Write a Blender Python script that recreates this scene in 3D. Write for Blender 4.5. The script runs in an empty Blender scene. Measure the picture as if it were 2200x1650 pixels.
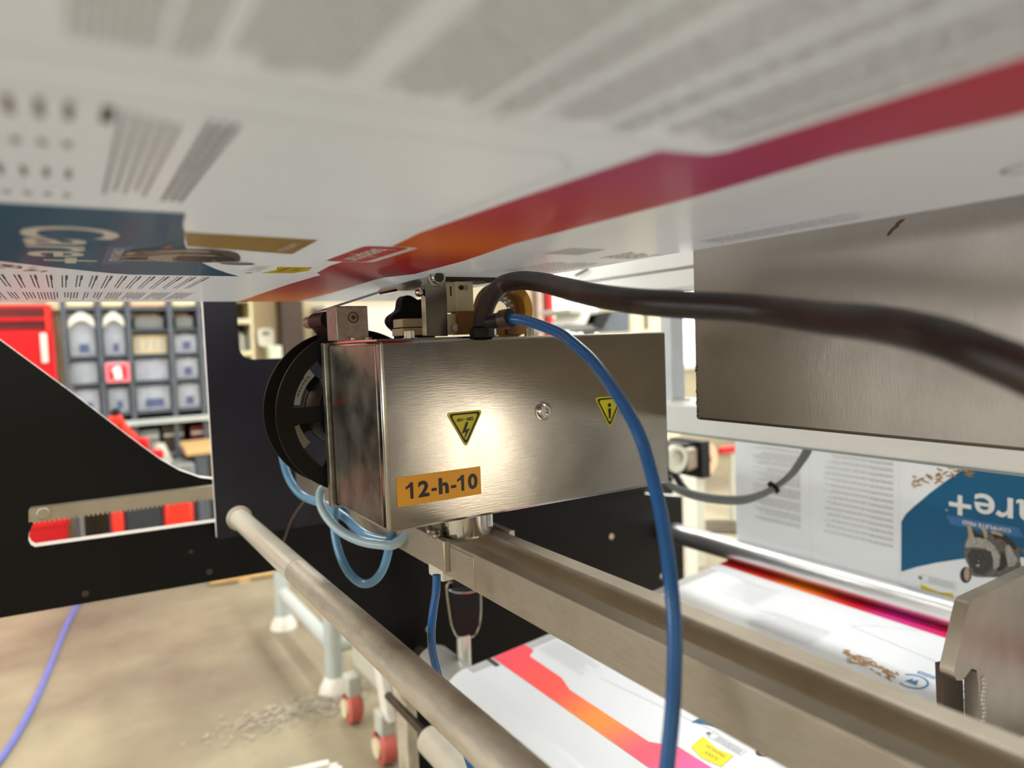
import bpy, math, random
from mathutils import Vector
random.seed(7)
PI = math.pi
H = 1.3                      # camera height above the floor; helper z is measured from the lens
SC = bpy.context.scene
COL = SC.collection

# ------------------------------------------------------------------ camera
YAW, PITCH, ROLL, FPX = math.radians(31.596), math.radians(3.378), math.radians(-2.084), 1558.2
Fw = Vector((math.sin(YAW)*math.cos(PITCH), math.cos(YAW)*math.cos(PITCH), -math.sin(PITCH)))
r0 = Fw.cross(Vector((0, 0, 1))).normalized(); u0 = r0.cross(Fw)
Rt = r0*math.cos(ROLL) + u0*math.sin(ROLL); Up = -r0*math.sin(ROLL) + u0*math.cos(ROLL)
cam = bpy.data.cameras.new('camera'); co = bpy.data.objects.new('camera', cam); COL.objects.link(co)
from mathutils import Matrix
m = Matrix((Rt, Up, -Fw)).transposed().to_4x4(); m.translation = Vector((0, 0, H)); co.matrix_world = m
cam.sensor_width = 36; cam.lens = FPX*36/2200; cam.clip_start = 0.01; cam.clip_end = 60
cam.dof.use_dof = True; cam.dof.focus_distance = 0.84; cam.dof.aperture_fstop = 3.2
SC.camera = co

def at(px, py, X=None, Y=None, Z=None, D=None):
    """a point of the photograph, carried out to a plane of the place (x, y, z from the lens)"""
    d = Fw + Rt*((px-1100)/FPX) - Up*((py-825)/FPX)
    t = X/d.x if X is not None else Y/d.y if Y is not None else Z/d.z if Z is not None else D
    return d*t

# ------------------------------------------------------------------ light
SC.view_settings.view_transform = 'Standard'; SC.view_settings.look = 'None'
SC.view_settings.gamma = 1; SC.view_settings.use_curve_mapping = False
SC.view_settings.exposure = 0.22
SC.cycles.max_bounces = 6; SC.cycles.diffuse_bounces = 4; SC.cycles.glossy_bounces = 4; SC.cycles.transmission_bounces = 3
SC.cycles.use_adaptive_sampling = True; SC.cycles.adaptive_threshold = 0.03
w = bpy.data.worlds.new('world'); SC.world = w; w.use_nodes = True
w.node_tree.nodes['Background'].inputs[0].default_value = (0.85, 0.92, 1, 1)
w.node_tree.nodes['Background'].inputs[1].default_value = 1.0

def area(name, loc, rot, sx, sy, power, col):
    l = bpy.data.lights.new(name, 'AREA'); l.shape = 'RECTANGLE'; l.size = sx; l.size_y = sy
    l.energy = power; l.color = col
    o = bpy.data.objects.new(name, l); COL.objects.link(o)
    o.location = (loc[0], loc[1], loc[2]+H); o.rotation_euler = rot
    return o
LAMPS = [(-1.6, -2.2), (-1.6, 0.9), (-1.6, 3.9), (1.5, -2.2), (1.5, 0.9), (1.5, 3.9), (4.6, -2.2), (4.6, 0.9), (4.6, 3.9)]
for (lx, ly) in LAMPS:
    area('ceiling_lamp_light', (lx, ly, 2.60), (0, 0, 0), 0.30, 1.5, 47, (0.97, 0.985, 1.0))
# daylight through the windows of the hall
area('window_light', (6.36, 0.8, 0.7), (0, math.radians(90), 0), 1.6, 5.5, 150, (0.92, 0.96, 1.0))
area('door_light', (3.10, -3.86, -0.2), (math.radians(90), 0, 0), 0.85, 2.1, 12, (1.0, 0.93, 0.83))
area('window_light', (-3.36, 1.2, 0.5), (0, math.radians(-90), 0), 1.4, 4.0, 62, (0.98, 0.99, 1.0))

# ------------------------------------------------------------------ materials
def lin(c):
    f = lambda v: ((v/255)/12.92 if v/255 <= .04045 else ((v/255+.055)/1.055)**2.4)
    return (f(c[0]), f(c[1]), f(c[2]), 1)
MATS = {}
def mat(name, col, rough=.5, metal=0., var=.06, scale=20., bump=0., stretch=None, coat=0., emit=None, es=0., spec=.5,
        trans=0., dirt=None, roughvar=0., translucent=0., grain=None):
    if name in MATS: return MATS[name]
    M = bpy.data.materials.new(name); M.use_nodes = True; nt = M.node_tree; N = nt.nodes; L = nt.links
    b = N['Principled BSDF']; c = lin(col)
    b.inputs['Roughness'].default_value = rough; b.inputs['Metallic'].default_value = metal
    b.inputs['Specular IOR Level'].default_value = spec
    if coat: b.inputs['Coat Weight'].default_value = coat; b.inputs['Coat Roughness'].default_value = .08
    if trans: b.inputs['Transmission Weight'].default_value = trans
    tc = N.new('ShaderNodeTexCoord'); mp = N.new('ShaderNodeMapping'); L.new(tc.outputs['Object'], mp.inputs[0])
    if stretch: mp.inputs['Scale'].default_value = stretch
    nz = N.new('ShaderNodeTexNoise'); nz.inputs['Scale'].default_value = scale; nz.inputs['Detail'].default_value = 6
    L.new(mp.outputs[0], nz.inputs['Vector'])
    rp = N.new('ShaderNodeValToRGB'); e = rp.color_ramp.elements
    e[0].position = .3; e[1].position = .7
    e[0].color = tuple(max(0, v*(1-var)) for v in c[:3])+(1,); e[1].color = tuple(min(1, v*(1+var)) for v in c[:3])+(1,)
    L.new(nz.outputs['Fac'], rp.inputs[0]); out = rp.outputs[0]
    if dirt:
        n2 = N.new('ShaderNodeTexNoise'); n2.inputs['Scale'].default_value = dirt[1]; n2.inputs['Detail'].default_value = 8
        L.new(tc.outputs['Object'], n2.inputs['Vector'])
        r2 = N.new('ShaderNodeValToRGB'); r2.color_ramp.elements[0].position = dirt[2]; r2.color_ramp.elements[1].position = dirt[3]
        L.new(n2.outputs['Fac'], r2.inputs[0])
        mx = N.new('ShaderNodeMix'); mx.data_type = 'RGBA'; L.new(r2.outputs[0], mx.inputs[0]); L.new(out, mx.inputs[6])
        mx.inputs[7].default_value = lin(dirt[0]); out = mx.outputs[2]
    L.new(out, b.inputs['Base Color'])
    if roughvar:
        n3 = N.new('ShaderNodeTexNoise'); n3.inputs['Scale'].default_value = 9; n3.inputs['Detail'].default_value = 5; n3.inputs['Distortion'].default_value = 1.2
        L.new(tc.outputs['Object'], n3.inputs['Vector'])
        mr = N.new('ShaderNodeMapRange'); mr.inputs[1].default_value = .3; mr.inputs[2].default_value = .7
        mr.inputs[3].default_value = rough-roughvar; mr.inputs[4].default_value = rough+roughvar
        L.new(n3.outputs['Fac'], mr.inputs[0]); L.new(mr.outputs[0], b.inputs['Roughness'])
    if bump:
        bm_ = N.new('ShaderNodeBump'); bm_.inputs['Strength'].default_value = bump; bm_.inputs['Distance'].default_value = .002
        L.new(nz.outputs['Fac'], bm_.inputs['Height']); L.new(bm_.outputs[0], b.inputs['Normal'])
    if emit:
        b.inputs['Emission Color'].default_value = lin(emit); b.inputs['Emission Strength'].default_value = es
    if translucent:
        tr = N.new('ShaderNodeBsdfTranslucent'); L.new(out, tr.inputs[0])
        ms = N.new('ShaderNodeMixShader'); ms.inputs[0].default_value = translucent
        L.new(b.outputs[0], ms.inputs[1]); L.new(tr.outputs[0], ms.inputs[2]); L.new(ms.outputs[0], N['Material Output'].inputs[0])
    MATS[name] = M; return M

steel = mat('brushed_steel', (170, 165, 157), .19, 1, .05, 60, .03, (1, 1, 14), roughvar=.035, dirt=((154, 148, 138), 9, .45, .8))
steel_end = mat('worn_steel', (166, 162, 152), .38, 1, .12, 30, .05, (2, 2, 1), roughvar=.08, dirt=((98, 92, 84), 22, .45, .7))
panel_steel = mat('panel_steel', (158, 151, 143), .33, 1, .08, 160, .12, (1, 12, .35), roughvar=.06, dirt=((144, 136, 128), 4, .4, .75))
rail_steel = mat('rail_steel', (190, 181, 164), .50, .92, .07, 60, .08, (8, 1, 8), dirt=((170, 158, 138), 12, .45, .8))
rod_steel = mat('rod_steel', (206, 196, 178), .55, .65, .08, 40, .05, (6, 1, 6), roughvar=.08, dirt=((140, 126, 106), 9, .5, .75))
polished = mat('polished_steel', (205, 200, 194), .14, 1, .04, 30)
chrome = mat('roller_chrome', (218, 218, 216), .36, 1, .03, 30)
alu = mat('cast_aluminium', (160, 150, 140), .42, .9, .18, 120, .3)
dark_steel = mat('dark_steel', (84, 76, 66), .45, .9, .1, 40)
blackpaint = mat('black_plate_paint', (7, 7, 9), .40, 0, .2, 6, .04, spec=.24, dirt=((12, 12, 13), 5, .5, .8))
navypaint = mat('dark_plate_paint', (22, 22, 34), .40, 0, .12, 6, .04, spec=.4, dirt=((36, 35, 42), 3, .5, .9))
edge_white = mat('bare_cut_edge', (240, 236, 230), .5, 0, .05, 30)
blackplastic = mat('black_plastic', (13, 12, 12), .48, 0, .1, 60, spec=.28)
blackrubber = mat('black_cable_sheath', (30, 22, 19), .40, 0, .25, 40, .3, dirt=((66, 46, 38), 14, .42, .75))
blue = mat('blue_air_hose', (14, 92, 158), .26, 0, .08, 30, coat=.4)
paleblue = mat('pale_blue_hose', (96, 152, 190), .28, 0, .1, 30, coat=.5)
film = mat('white_printed_film', (206, 209, 213), .36, 0, .012, 8, coat=.12, translucent=.16)
sheet = mat('white_printed_film_lower', (228, 231, 234), .34, 0, .01, 8, coat=.25, translucent=.10)
INK = dict(rough=.42, var=.04, coat=.08, spec=.35)
ink_grey = mat('grey_ink', (128, 126, 124), **INK)
ink_light = mat('light_grey_ink', (182, 181, 179), **INK)
ink_faint = mat('faint_grey_ink', (205, 205, 205), **INK)
ink_dark = mat('dark_ink', (78, 72, 70), **INK)
ink_blue = mat('blue_ink', (6, 96, 138), **INK)
ink_label = mat('light_blue_ink', (66, 122, 176), **INK)
ink_gold = mat('gold_ink', (176, 146, 82), **INK)
ink_yellow = mat('yellow_ink', (236, 214, 40), **INK)
ink_white = mat('white_ink', (238, 238, 236), **INK)
ink_red = mat('red_ink', (206, 30, 48), **INK)
ink_oat = mat('oat_brown_ink', (170, 122, 70), rough=.35, var=.4, scale=160)
ink_fur = mat('fur_ink', (104, 98, 92), rough=.35, var=.75, scale=190, stretch=(1, 2.4, 1))
ink_furdark = mat('dark_fur_ink', (38, 34, 34), rough=.35, var=.7, scale=170)
ink_ear = mat('ear_ink', (150, 118, 98), rough=.35, var=.3, scale=120)
black = mat('black_ink', (16, 15, 14), .4)
yellow = mat('yellow_warning_vinyl', (214, 206, 20), .35, 0, .03, 20)
orange = mat('orange_label_vinyl', (243, 170, 16), .38, 0, .03, 20)
cream = mat('cream_plastic', (205, 190, 152), .45, 0, .08, 40, .1)
amber = mat('amber_plastic', (176, 128, 46), .35, 0, .12, 40, translucent=.25)
brownpad = mat('brown_pad', (120, 76, 22), .6, 0, .2, 60)
darkred = mat('dark_red_tape', (104, 30, 32), .4, 0, .1, 40)
whiteplastic = mat('white_plastic', (226, 220, 208), .4, 0, .04, 30)
beamwhite = mat('white_beam_paint', (240, 243, 240), .42, 0, .03, 12, dirt=((226, 228, 220), 6, .55, .85))
beamgrey = mat('grey_groove', (150, 160, 160), .5, 0, .04, 12)
concrete = mat('concrete_floor', (156, 146, 120), .55, 0, .22, 2.4, .15, dirt=((120, 106, 90), 1.1, .42, .68), roughvar=.1)
dust = mat('pale_dust', (176, 168, 148), .8, 0, .1, 20)
wallmat = mat('beige_wall', (196, 184, 156), .7, 0, .05, 3)
wallpale = mat('pale_wall', (214, 212, 202), .7, 0, .04, 3)
ceilmat = mat('ceiling_panel', (205, 205, 200), .8, 0, .03, 3)
red = mat('red_enamel', (206, 18, 28), .32, 0, .05, 6)
redorange = mat('orange_red_enamel', (226, 52, 34), .35, 0, .05, 6)
reddark = mat('dark_red_recess', (92, 14, 18), .5, 0, .15, 6)
glow = mat('daylight_pane', (240, 244, 246), .4, emit=(244, 250, 255), es=2.2)
warmglow = mat('warm_daylight_pane', (240, 230, 210), .4, emit=(255, 240, 214), es=2.2)
lampmat = mat('lamp_diffuser', (245, 245, 240), .4, emit=(255, 248, 232), es=5.)
clear = mat('clear_bin_plastic', (176, 182, 190), .2, 0, .12, 14, coat=.6)
bluebin = mat('blue_goods', (78, 88, 126), .5, 0, .3, 30)
rackdark = mat('dark_rack_steel', (92, 98, 106), .45, .3, .1, 20)
creamboard = mat('cream_board', (226, 214, 176), .6, 0, .05, 10)
wood = mat('plywood', (206, 170, 112), .5, 0, .1, 12, .1, (1, 6, 1))
brown = mat('brown_column_paint', (62, 46, 36), .5, 0, .12, 8)
palegreen = mat('pale_green_enamel', (184, 191, 186), .45, 0, .06, 12)
palegrey = mat('pale_grey_enamel', (188, 188, 174), .5, 0, .05, 8)
grey = mat('grey_paint', (120, 122, 120), .5, 0, .08, 12)
cablegrey = mat('grey_cable', (118, 122, 120), .45, 0, .06, 20)
violet = mat('violet_cable', (112, 118, 190), .5, 0, .06, 20)
kraft = mat('kraft_paper', (222, 186, 150), .6, 0, .06, 12)
pinkwheel = mat('red_polyurethane', (196, 96, 84), .5, 0, .08, 20)

for m_ in (glow, warmglow, lampmat): m_.cycles.emission_sampling = 'NONE'
def band_mat(name, stops):
    """printed colour band: ink colour changes along the film width (world y)"""
    M = bpy.data.materials.new(name); M.use_nodes = True; nt = M.node_tree; N = nt.nodes; L = nt.links
    b = N['Principled BSDF']; b.inputs['Roughness'].default_value = .4; b.inputs['Specular IOR Level'].default_value = .35; b.inputs['Coat Weight'].default_value = .08; b.inputs['Coat Roughness'].default_value = .1
    g = N.new('ShaderNodeNewGeometry'); s = N.new('ShaderNodeSeparateXYZ'); L.new(g.outputs['Position'], s.inputs[0])
    mr = N.new('ShaderNodeMapRange'); mr.inputs[1].default_value = 0; mr.inputs[2].default_value = 1.4; L.new(s.outputs['Y'], mr.inputs[0])
    rp = N.new('ShaderNodeValToRGB'); L.new(mr.outputs[0], rp.inputs[0]); cr = rp.color_ramp; cr.interpolation = 'EASE'
    for i, (y, c) in enumerate(stops):
        e = cr.elements[i] if i < 2 else cr.elements.new(y/1.4)
        e.position = y/1.4; e.color = lin(c)
    L.new(rp.outputs[0], b.inputs['Base Color']); return M
RD, OR, MG = (204, 22, 40), (236, 112, 10), (200, 40, 110)
band_up = band_mat('upper_colour_band', [(.10, (200, 14, 60)), (.27, (190, 34, 110)), (.40, (200, 16, 52)), (.56, OR), (.68, (190, 20, 30)), (.85, (196, 50, 90)), (1.02, (222, 60, 60)), (1.20, (240, 130, 50))])
band_lo = band_mat('overexposed_lower_band', [(.66, (236, 96, 160)), (.76, (240, 96, 160)), (.84, (242, 90, 110)), (.96, (252, 142, 66)), (1.10, (248, 98, 90)), (1.3, (246, 92, 104))])  # strong light and overexposure on the lower film are put into these paler inks
band_far = band_mat('far_colour_band', [(.70, (216, 30, 80)), (.83, (206, 40, 130)), (.92, (206, 20, 40)), (1.06, (226, 110, 20)), (1.16, (206, 40, 20)), (1.29, (184, 20, 30))])

# ------------------------------------------------------------------ geometry helpers
ORG = {}
def tag(o, label=None, cat=None, group=None, kind=None):
    for k, v in (('label', label), ('category', cat), ('group', group), ('kind', kind)):
        if v: o[k] = v
    return o
def thing(name, loc, label, cat, group=None):
    o = bpy.data.objects.new(name, None); COL.objects.link(o)
    p = Vector((loc[0], loc[1], loc[2]+H)); o.location = p; o.empty_display_size = .05; ORG[o] = p
    return tag(o, label, cat, group)

class G:
    def __init__(s): s.v = []; s.f = []
    def add(s, vs, fs):
        n = len(s.v); s.v += [Vector(v) for v in vs]; s.f += [tuple(i+n for i in f) for f in fs]; return s
    def box(s, x0, x1, y0, y1, z0, z1):
        return s.add([(x0, y0, z0), (x1, y0, z0), (x1, y1, z0), (x0, y1, z0), (x0, y0, z1), (x1, y0, z1), (x1, y1, z1), (x0, y1, z1)],
                     [(0, 3, 2, 1), (4, 5, 6, 7), (0, 1, 5, 4), (1, 2, 6, 5), (2, 3, 7, 6), (3, 0, 4, 7)])
    def prism(s, pts, a0, a1, axis='y'):
        """closed outline pts (2D) extruded along an axis from a0 to a1"""
        n = len(pts)
        def P(p, a): return (p[0], a, p[1]) if axis == 'y' else (a, p[0], p[1]) if axis == 'x' else (p[0], p[1], a)
        vs = [P(p, a0) for p in pts]+[P(p, a1) for p in pts]
        fs = [tuple(range(n)), tuple(range(2*n-1, n-1, -1))]+[(i, (i+1) % n+n*0, (i+1) % n+n, i+n) for i in range(n)]
        fs[2:] = [(i+n, (i+1) % n+n, (i+1) % n, i) for i in range(n)]
        return s.add(vs, fs)
    def cyl(s, p0, p1, r, n=24, r1=None, caps=True):
        p0, p1 = Vector(p0), Vector(p1); r1 = r if r1 is None else r1
        d = (p1-p0).normalized(); a = d.cross(Vector((0, 0, 1)) if abs(d.z) < .9 else Vector((1, 0, 0))).normalized(); b = d.cross(a)
        vs = [p+(a*math.cos(2*PI*i/n)+b*math.sin(2*PI*i/n))*q for p, q in ((p0, r), (p1, r1)) for i in range(n)]
        fs = [(i, (i+1) % n, (i+1) % n+n, i+n) for i in range(n)]
        if caps: fs += [tuple(range(n-1, -1, -1)), tuple(range(n, 2*n))]
        return s.add(vs, fs)
    def lathe(s, c, axis, prof, n=32):
        """prof: list of (distance along axis, radius)"""
        c = Vector(c); d = Vector(axis).normalized(); a = d.cross(Vector((0, 0, 1)) if abs(d.z) < .9 else Vector((1, 0, 0))).normalized(); b = d.cross(a)
        vs = [c+d*t+(a*math.cos(2*PI*i/n)+b*math.sin(2*PI*i/n))*max(r, 1e-5) for t, r in prof for i in range(n)]
        fs = [(k*n+i, k*n+(i+1) % n, (k+1)*n+(i+1) % n, (k+1)*n+i) for k in range(len(prof)-1) for i in range(n)]
        return s.add(vs, fs)
    def tube(s, pts, r, n=12, caps=True):
        """pts: list of Vectors already smooth; r a number or a list"""
        pts = [Vector(p) for p in pts]; m_ = len(pts); rs = r if isinstance(r, list) else [r]*m_
        vs = []; ref = None
        for k in range(m_):
            t = (pts[min(k+1, m_-1)]-pts[max(k-1, 0)]).normalized()
            if ref is None: ref = t.cross(Vector((0, 0, 1)) if abs(t.z) < .9 else Vector((1, 0, 0))).normalized()
            ref = (ref-t*ref.dot(t)).normalized(); b = t.cross(ref)
            vs += [pts[k]+(ref*math.cos(2*PI*i/n)+b*math.sin(2*PI*i/n))*rs[k] for i in range(n)]
        fs = [(k*n+i, k*n+(i+1) % n, (k+1)*n+(i+1) % n, (k+1)*n+i) for k in range(m_-1) for i in range(n)]
        if caps: fs += [tuple(range(n-1, -1, -1)), tuple(range((m_-1)*n, m_*n))]
        return s.add(vs, fs)
    def sph(s, c, r, nu=16, nv=10, sc=(1, 1, 1)):
        c = Vector(c)
        vs = [c+Vector((r*sc[0]*math.sin(PI*j/nv)*math.cos(2*PI*i/nu), r*sc[1]*math.sin(PI*j/nv)*math.sin(2*PI*i/nu), r*sc[2]*math.cos(PI*j/nv))) for j in range(nv+1) for i in range(nu)]
        return s.add(vs, [(j*nu+i, (j+1)*nu+i, (j+1)*nu+(i+1) % nu, j*nu+(i+1) % nu) for j in range(nv) for i in range(nu)])
    def sheet(s, prof, y0, y1, ny=2):
        """open profile (x, z) swept along y"""
        n = len(prof); ys = [y0+(y1-y0)*k/(ny-1) for k in range(ny)]
        vs = [(p[0], y, p[1]) for y in ys for p in prof]
        return s.add(vs, [(k*n+i, k*n+i+1, (k+1)*n+i+1, (k+1)*n+i) for k in range(ny-1) for i in range(n-1)])
    def obj(s, name, mt, parent=None, bevel=0, seg=2, smooth=35):
        vs = [Vector((v.x, v.y, v.z+H)) for v in s.v]
        if parent is not None: o0 = ORG[parent]
        else:
            o0 = Vector((sum((min(v[i] for v in vs)+max(v[i] for v in vs))/2 if i == k else 0 for i in range(3)) for k in range(3)))
            o0.z = min(v.z for v in vs)
        me = bpy.data.meshes.new(name); me.from_pydata([v-o0 for v in vs], [], s.f); me.materials.append(mt)
        if smooth:
            me.polygons.foreach_set('use_smooth', [True]*len(me.polygons)); me.set_sharp_from_angle(angle=math.radians(smooth))
        o = bpy.data.objects.new(name, me); COL.objects.link(o); ORG[o] = o0
        if parent is not None: o.parent = parent
        else: o.location = o0
        if bevel:
            bv = o.modifiers.new('bevel', 'BEVEL'); bv.width = bevel; bv.segments = seg; bv.limit_method = 'ANGLE'; bv.angle_limit = math.radians(40)
        return o

def struct(g, name, mt, bevel=0): return tag(g.obj(name, mt, None, bevel), kind='structure')

def smoothpath(P, n=10):
    P = [Vector(p) for p in P]; out = []
    for i in range(len(P)-1):
        a = P[max(i-1, 0)]; b = P[i]; c = P[i+1]; d = P[min(i+2, len(P)-1)]
        for k in range(n):
            t = k/n; out.append(.5*((2*b)+(c-a)*t+(2*a-5*b+4*c-d)*t*t+(3*b-a-3*c+d)*t**3))
    out.append(P[-1]); return out

DG = None
def curve_mesh(cu):
    o = bpy.data.objects.new('tmp', cu); COL.objects.link(o)
    dg = bpy.context.evaluated_depsgraph_get(); dg.update()
    me = o.evaluated_get(dg).to_mesh(); vs = [v.co.copy() for v in me.vertices]; fs = [tuple(p.vertices) for p in me.polygons]
    o.evaluated_get(dg).to_mesh_clear(); bpy.data.objects.remove(o); bpy.data.curves.remove(cu)
    return vs, fs
def flat(outlines, th=0.):
    """filled 2D outlines (inner ones are holes); returns verts (u, v, w) and faces"""
    cu = bpy.data.curves.new('c', 'CURVE'); cu.dimensions = '2D'; cu.fill_mode = 'BOTH'; cu.extrude = th/2
    for ol in outlines:
        sp = cu.splines.new('POLY'); sp.points.add(len(ol)-1); sp.use_cyclic_u = True
        for p, q in zip(sp.points, ol): p.co = (q[0], q[1], 0, 1)
    return curve_mesh(cu)
def text2d(txt, size, bold=0., align='LEFT', spacing=1.):
    cu = bpy.data.curves.new('t', 'FONT'); cu.body = txt; cu.size = size; cu.offset = bold; cu.align_x = align; cu.space_character = spacing
    cu.resolution_u = 4
    return curve_mesh(cu)
def plate(outlines, y0, y1, g=None):
    g = g or G(); vs, fs = flat(outlines, y1-y0)
    return g.add([(v.x, (y0+y1)/2+v.z, v.y) for v in vs], fs)
def rrect(x0, x1, y0, y1, r, n=5):
    o = []
    for cx, cy, a in ((x1-r, y1-r, 0), (x0+r, y1-r, 90), (x0+r, y0+r, 180), (x1-r, y0+r, 270)):
        for k in range(n+1):
            t = math.radians(a+90*k/n); o.append((cx+r*math.cos(t), cy+r*math.sin(t)))
    return o
def circ(cx, cy, r, n=40, a0=0, a1=360):
    return [(cx+r*math.cos(math.radians(a0+(a1-a0)*k/n)), cy+r*math.sin(math.radians(a0+(a1-a0)*k/n))) for k in range(n if a1-a0 == 360 else n+1)]

# ------------------------------------------------------------------ the hall
X0, X1, Y0, Y1, ZF, ZC = -3.5, 6.5, -4.0, 5.6, -H, 2.7
struct(G().box(X0, X1, Y0, Y1, ZF-.1, ZF), 'floor', concrete)
struct(G().box(X0, X1, Y0, Y1, ZC, ZC+.1), 'ceiling', ceilmat)
struct(G().box(X0-.1, X1+.1, Y1, Y1+.12, ZF, ZC), 'wall_back', wallmat)
struct(G().box(X0-.1, X1+.1, Y0-.12, Y0, ZF, ZC), 'wall_front', wallmat)
struct(G().box(X0-.12, X0, Y0, Y1, ZF, ZC), 'wall_left', wallpale)
struct(G().box(X1, X1+.12, Y0, Y1, ZF, ZC), 'wall_right', wallpale)
for i, (lx, ly) in enumerate(LAMPS):
    t = thing('ceiling_lamp', (lx, ly, 2.62), 'long white strip lamp under the ceiling, ' + ('front', 'middle', 'rear')[i % 3] + ' lamp of the ' + ('left', 'centre', 'right')[i//3] + ' row', 'ceiling lamp', 'strip lamps of the hall')
    G().box(lx-.2, lx+.2, ly-.8, ly+.8, 2.64, 2.70).obj('housing', beamwhite, t)
    G().box(lx-.16, lx+.16, ly-.76, ly+.76, 2.625, 2.64).obj('diffuser', lampmat, t)
def window(n, x0, x1, z0, z1, wall='back', pane=glow, nx=2):
    if wall == 'back': B = lambda a, b, c, d, e, f: G().box(a, b, Y1-.05-e, Y1-.001-f, c, d)
    elif wall == 'front': B = lambda a, b, c, d, e, f: G().box(a, b, Y0+.001+f, Y0+.05+e, c, d)
    elif wall == 'right': B = lambda a, b, c, d, e, f: G().box(X1-.05-e, X1-.001-f, a, b, c, d)
    else: B = lambda a, b, c, d, e, f: G().box(X0+.001+f, X0+.05+e, a, b, c, d)
    w_ = struct(B(x0, x1, z0, z1, -.025, 0), n, pane)
    f = G()
    for a, b, c, d in ((x0-.06, x0, z0-.06, z1+.06), (x1, x1+.06, z0-.06, z1+.06), (x0, x1, z0-.06, z0), (x0, x1, z1, z1+.06)):
        g = B(a, b, c, d, .01, 0); f.add(g.v, g.f)
    for k in range(1, nx):
        xx = x0+(x1-x0)*k/nx; g = B(xx-.02, xx+.02, z0, z1, 0, .01); f.add(g.v, g.f)
    f.obj('window_frame', beamwhite, w_)
window('window_1', 3.78, 4.55, -.1, 1.3, pane=warmglow, nx=2)
window('window_2', 5.55, 6.2, -.3, 1.4, nx=1)
window('window_3', -2.0, 3.6, 0, 1.5, 'right', nx=5)
window('window_4', -1.0, 3.3, -.1, 1.2, 'left', nx=4)
window('door_1', 2.66, 3.54, -1.29, .9, 'front', pane=warmglow, nx=1)

# ------------------------------------------------------------------ background along the back wall
# red cabinet at the far left
YB = 5.0
pl = lambda px, py, Y=YB: at(px, py, Y=Y)
t = thing('cabinet', (-.62, 5.2, ZF), 'tall red cabinet with a dark recessed window and a white handle', 'cabinet')
xr = pl(118, 750).x
G().box(-1.3, xr, YB, YB+.5, ZF, .31).obj('body', red, t, .01)
d = G().box(-1.2, pl(88, 700).x+.06, YB-.02, YB-.002, -1.1, pl(60, 712).z).obj('door', red, t, .006)
G().box(pl(88, 750).x, pl(103, 750).x, YB-.04, YB-.022, pl(95, 780).z, pl(95, 716).z).obj('handle', whiteplastic, d, .006)
G().box(-1.2, pl(98, 700).x, YB-.012, YB-.002, pl(60, 706).z, pl(60, 662).z).obj('recessed_window', reddark, t)
G().box(-1.2, pl(98, 700).x, YB-.03, YB-.013, pl(60, 690).z, pl(60, 682).z).obj('shelf', red, t)
G().box(pl(98, 700).x, pl(107, 700).x, YB-.03, YB-.002, pl(60, 712).z, pl(60, 662).z).obj('door_post', redorange, t)
# beige conduit pipes beside it
t = thing('conduit', (pl(128, 750).x, YB+.1, ZF), 'beige upright pipe between the red cabinet and the bin rack', 'pipe')
a = pl(128, 750).x
G().cyl((a, YB+.1, ZF), (a, YB+.1, .5), .03).obj('pipe', creamboard, t)
G().box(a-.045, a+.03, YB+.02, YB+.07, pl(0, 668).z, pl(0, 640).z).obj('junction_box', creamboard, t, .008)
G().cyl((pl(138, 760).x+.02, YB+.05, ZF), (pl(138, 760).x+.02, YB+.05, -.05), .016).obj('thin_pipe', whiteplastic, t)
# bin rack
xs = [pl(v, 720).x for v in (139, 214, 277.5, 367, 431, 500)]
xs = [round(v, 3) for v in xs]
zs = [.37, .30, .005, -.155, -.345]     # shelf levels
t = rack_t = thing('bin_rack', ((xs[0]+xs[-1])/2, YB+.25, ZF), 'dark steel rack holding rows of clear storage bins', 'rack')
for x in xs: G().box(x-.014, x+.014, YB-.01, YB+.45, ZF, .55).obj('upright', rackdark, t)
for z in (.46, .285, .0, -.165, -.352): G().box(xs[0], xs[-1], YB, YB+.45, z-.012, z+.003).obj('shelf', rackdark, t)
G().box(xs[0], xs[-1], YB-.05, YB+.4, -.43, -.40).obj('bench_shelf', palegreen, t)
for i in range(5):
    G().box(xs[i]+.02, xs[i+1]-.02, YB+.0, YB+.02, .30, .375).obj('shelf_label_board', creamboard if i != 2 else kraft, t)
names = {0: 'leftmost column', 1: 'second column', 2: 'third column', 3: 'fourth column', 4: 'rightmost column'}
rows = [(.004, .158), (-.160, -.014), (-.347, -.179)]
rn = ['top row', 'middle row', 'bottom row']
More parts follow.
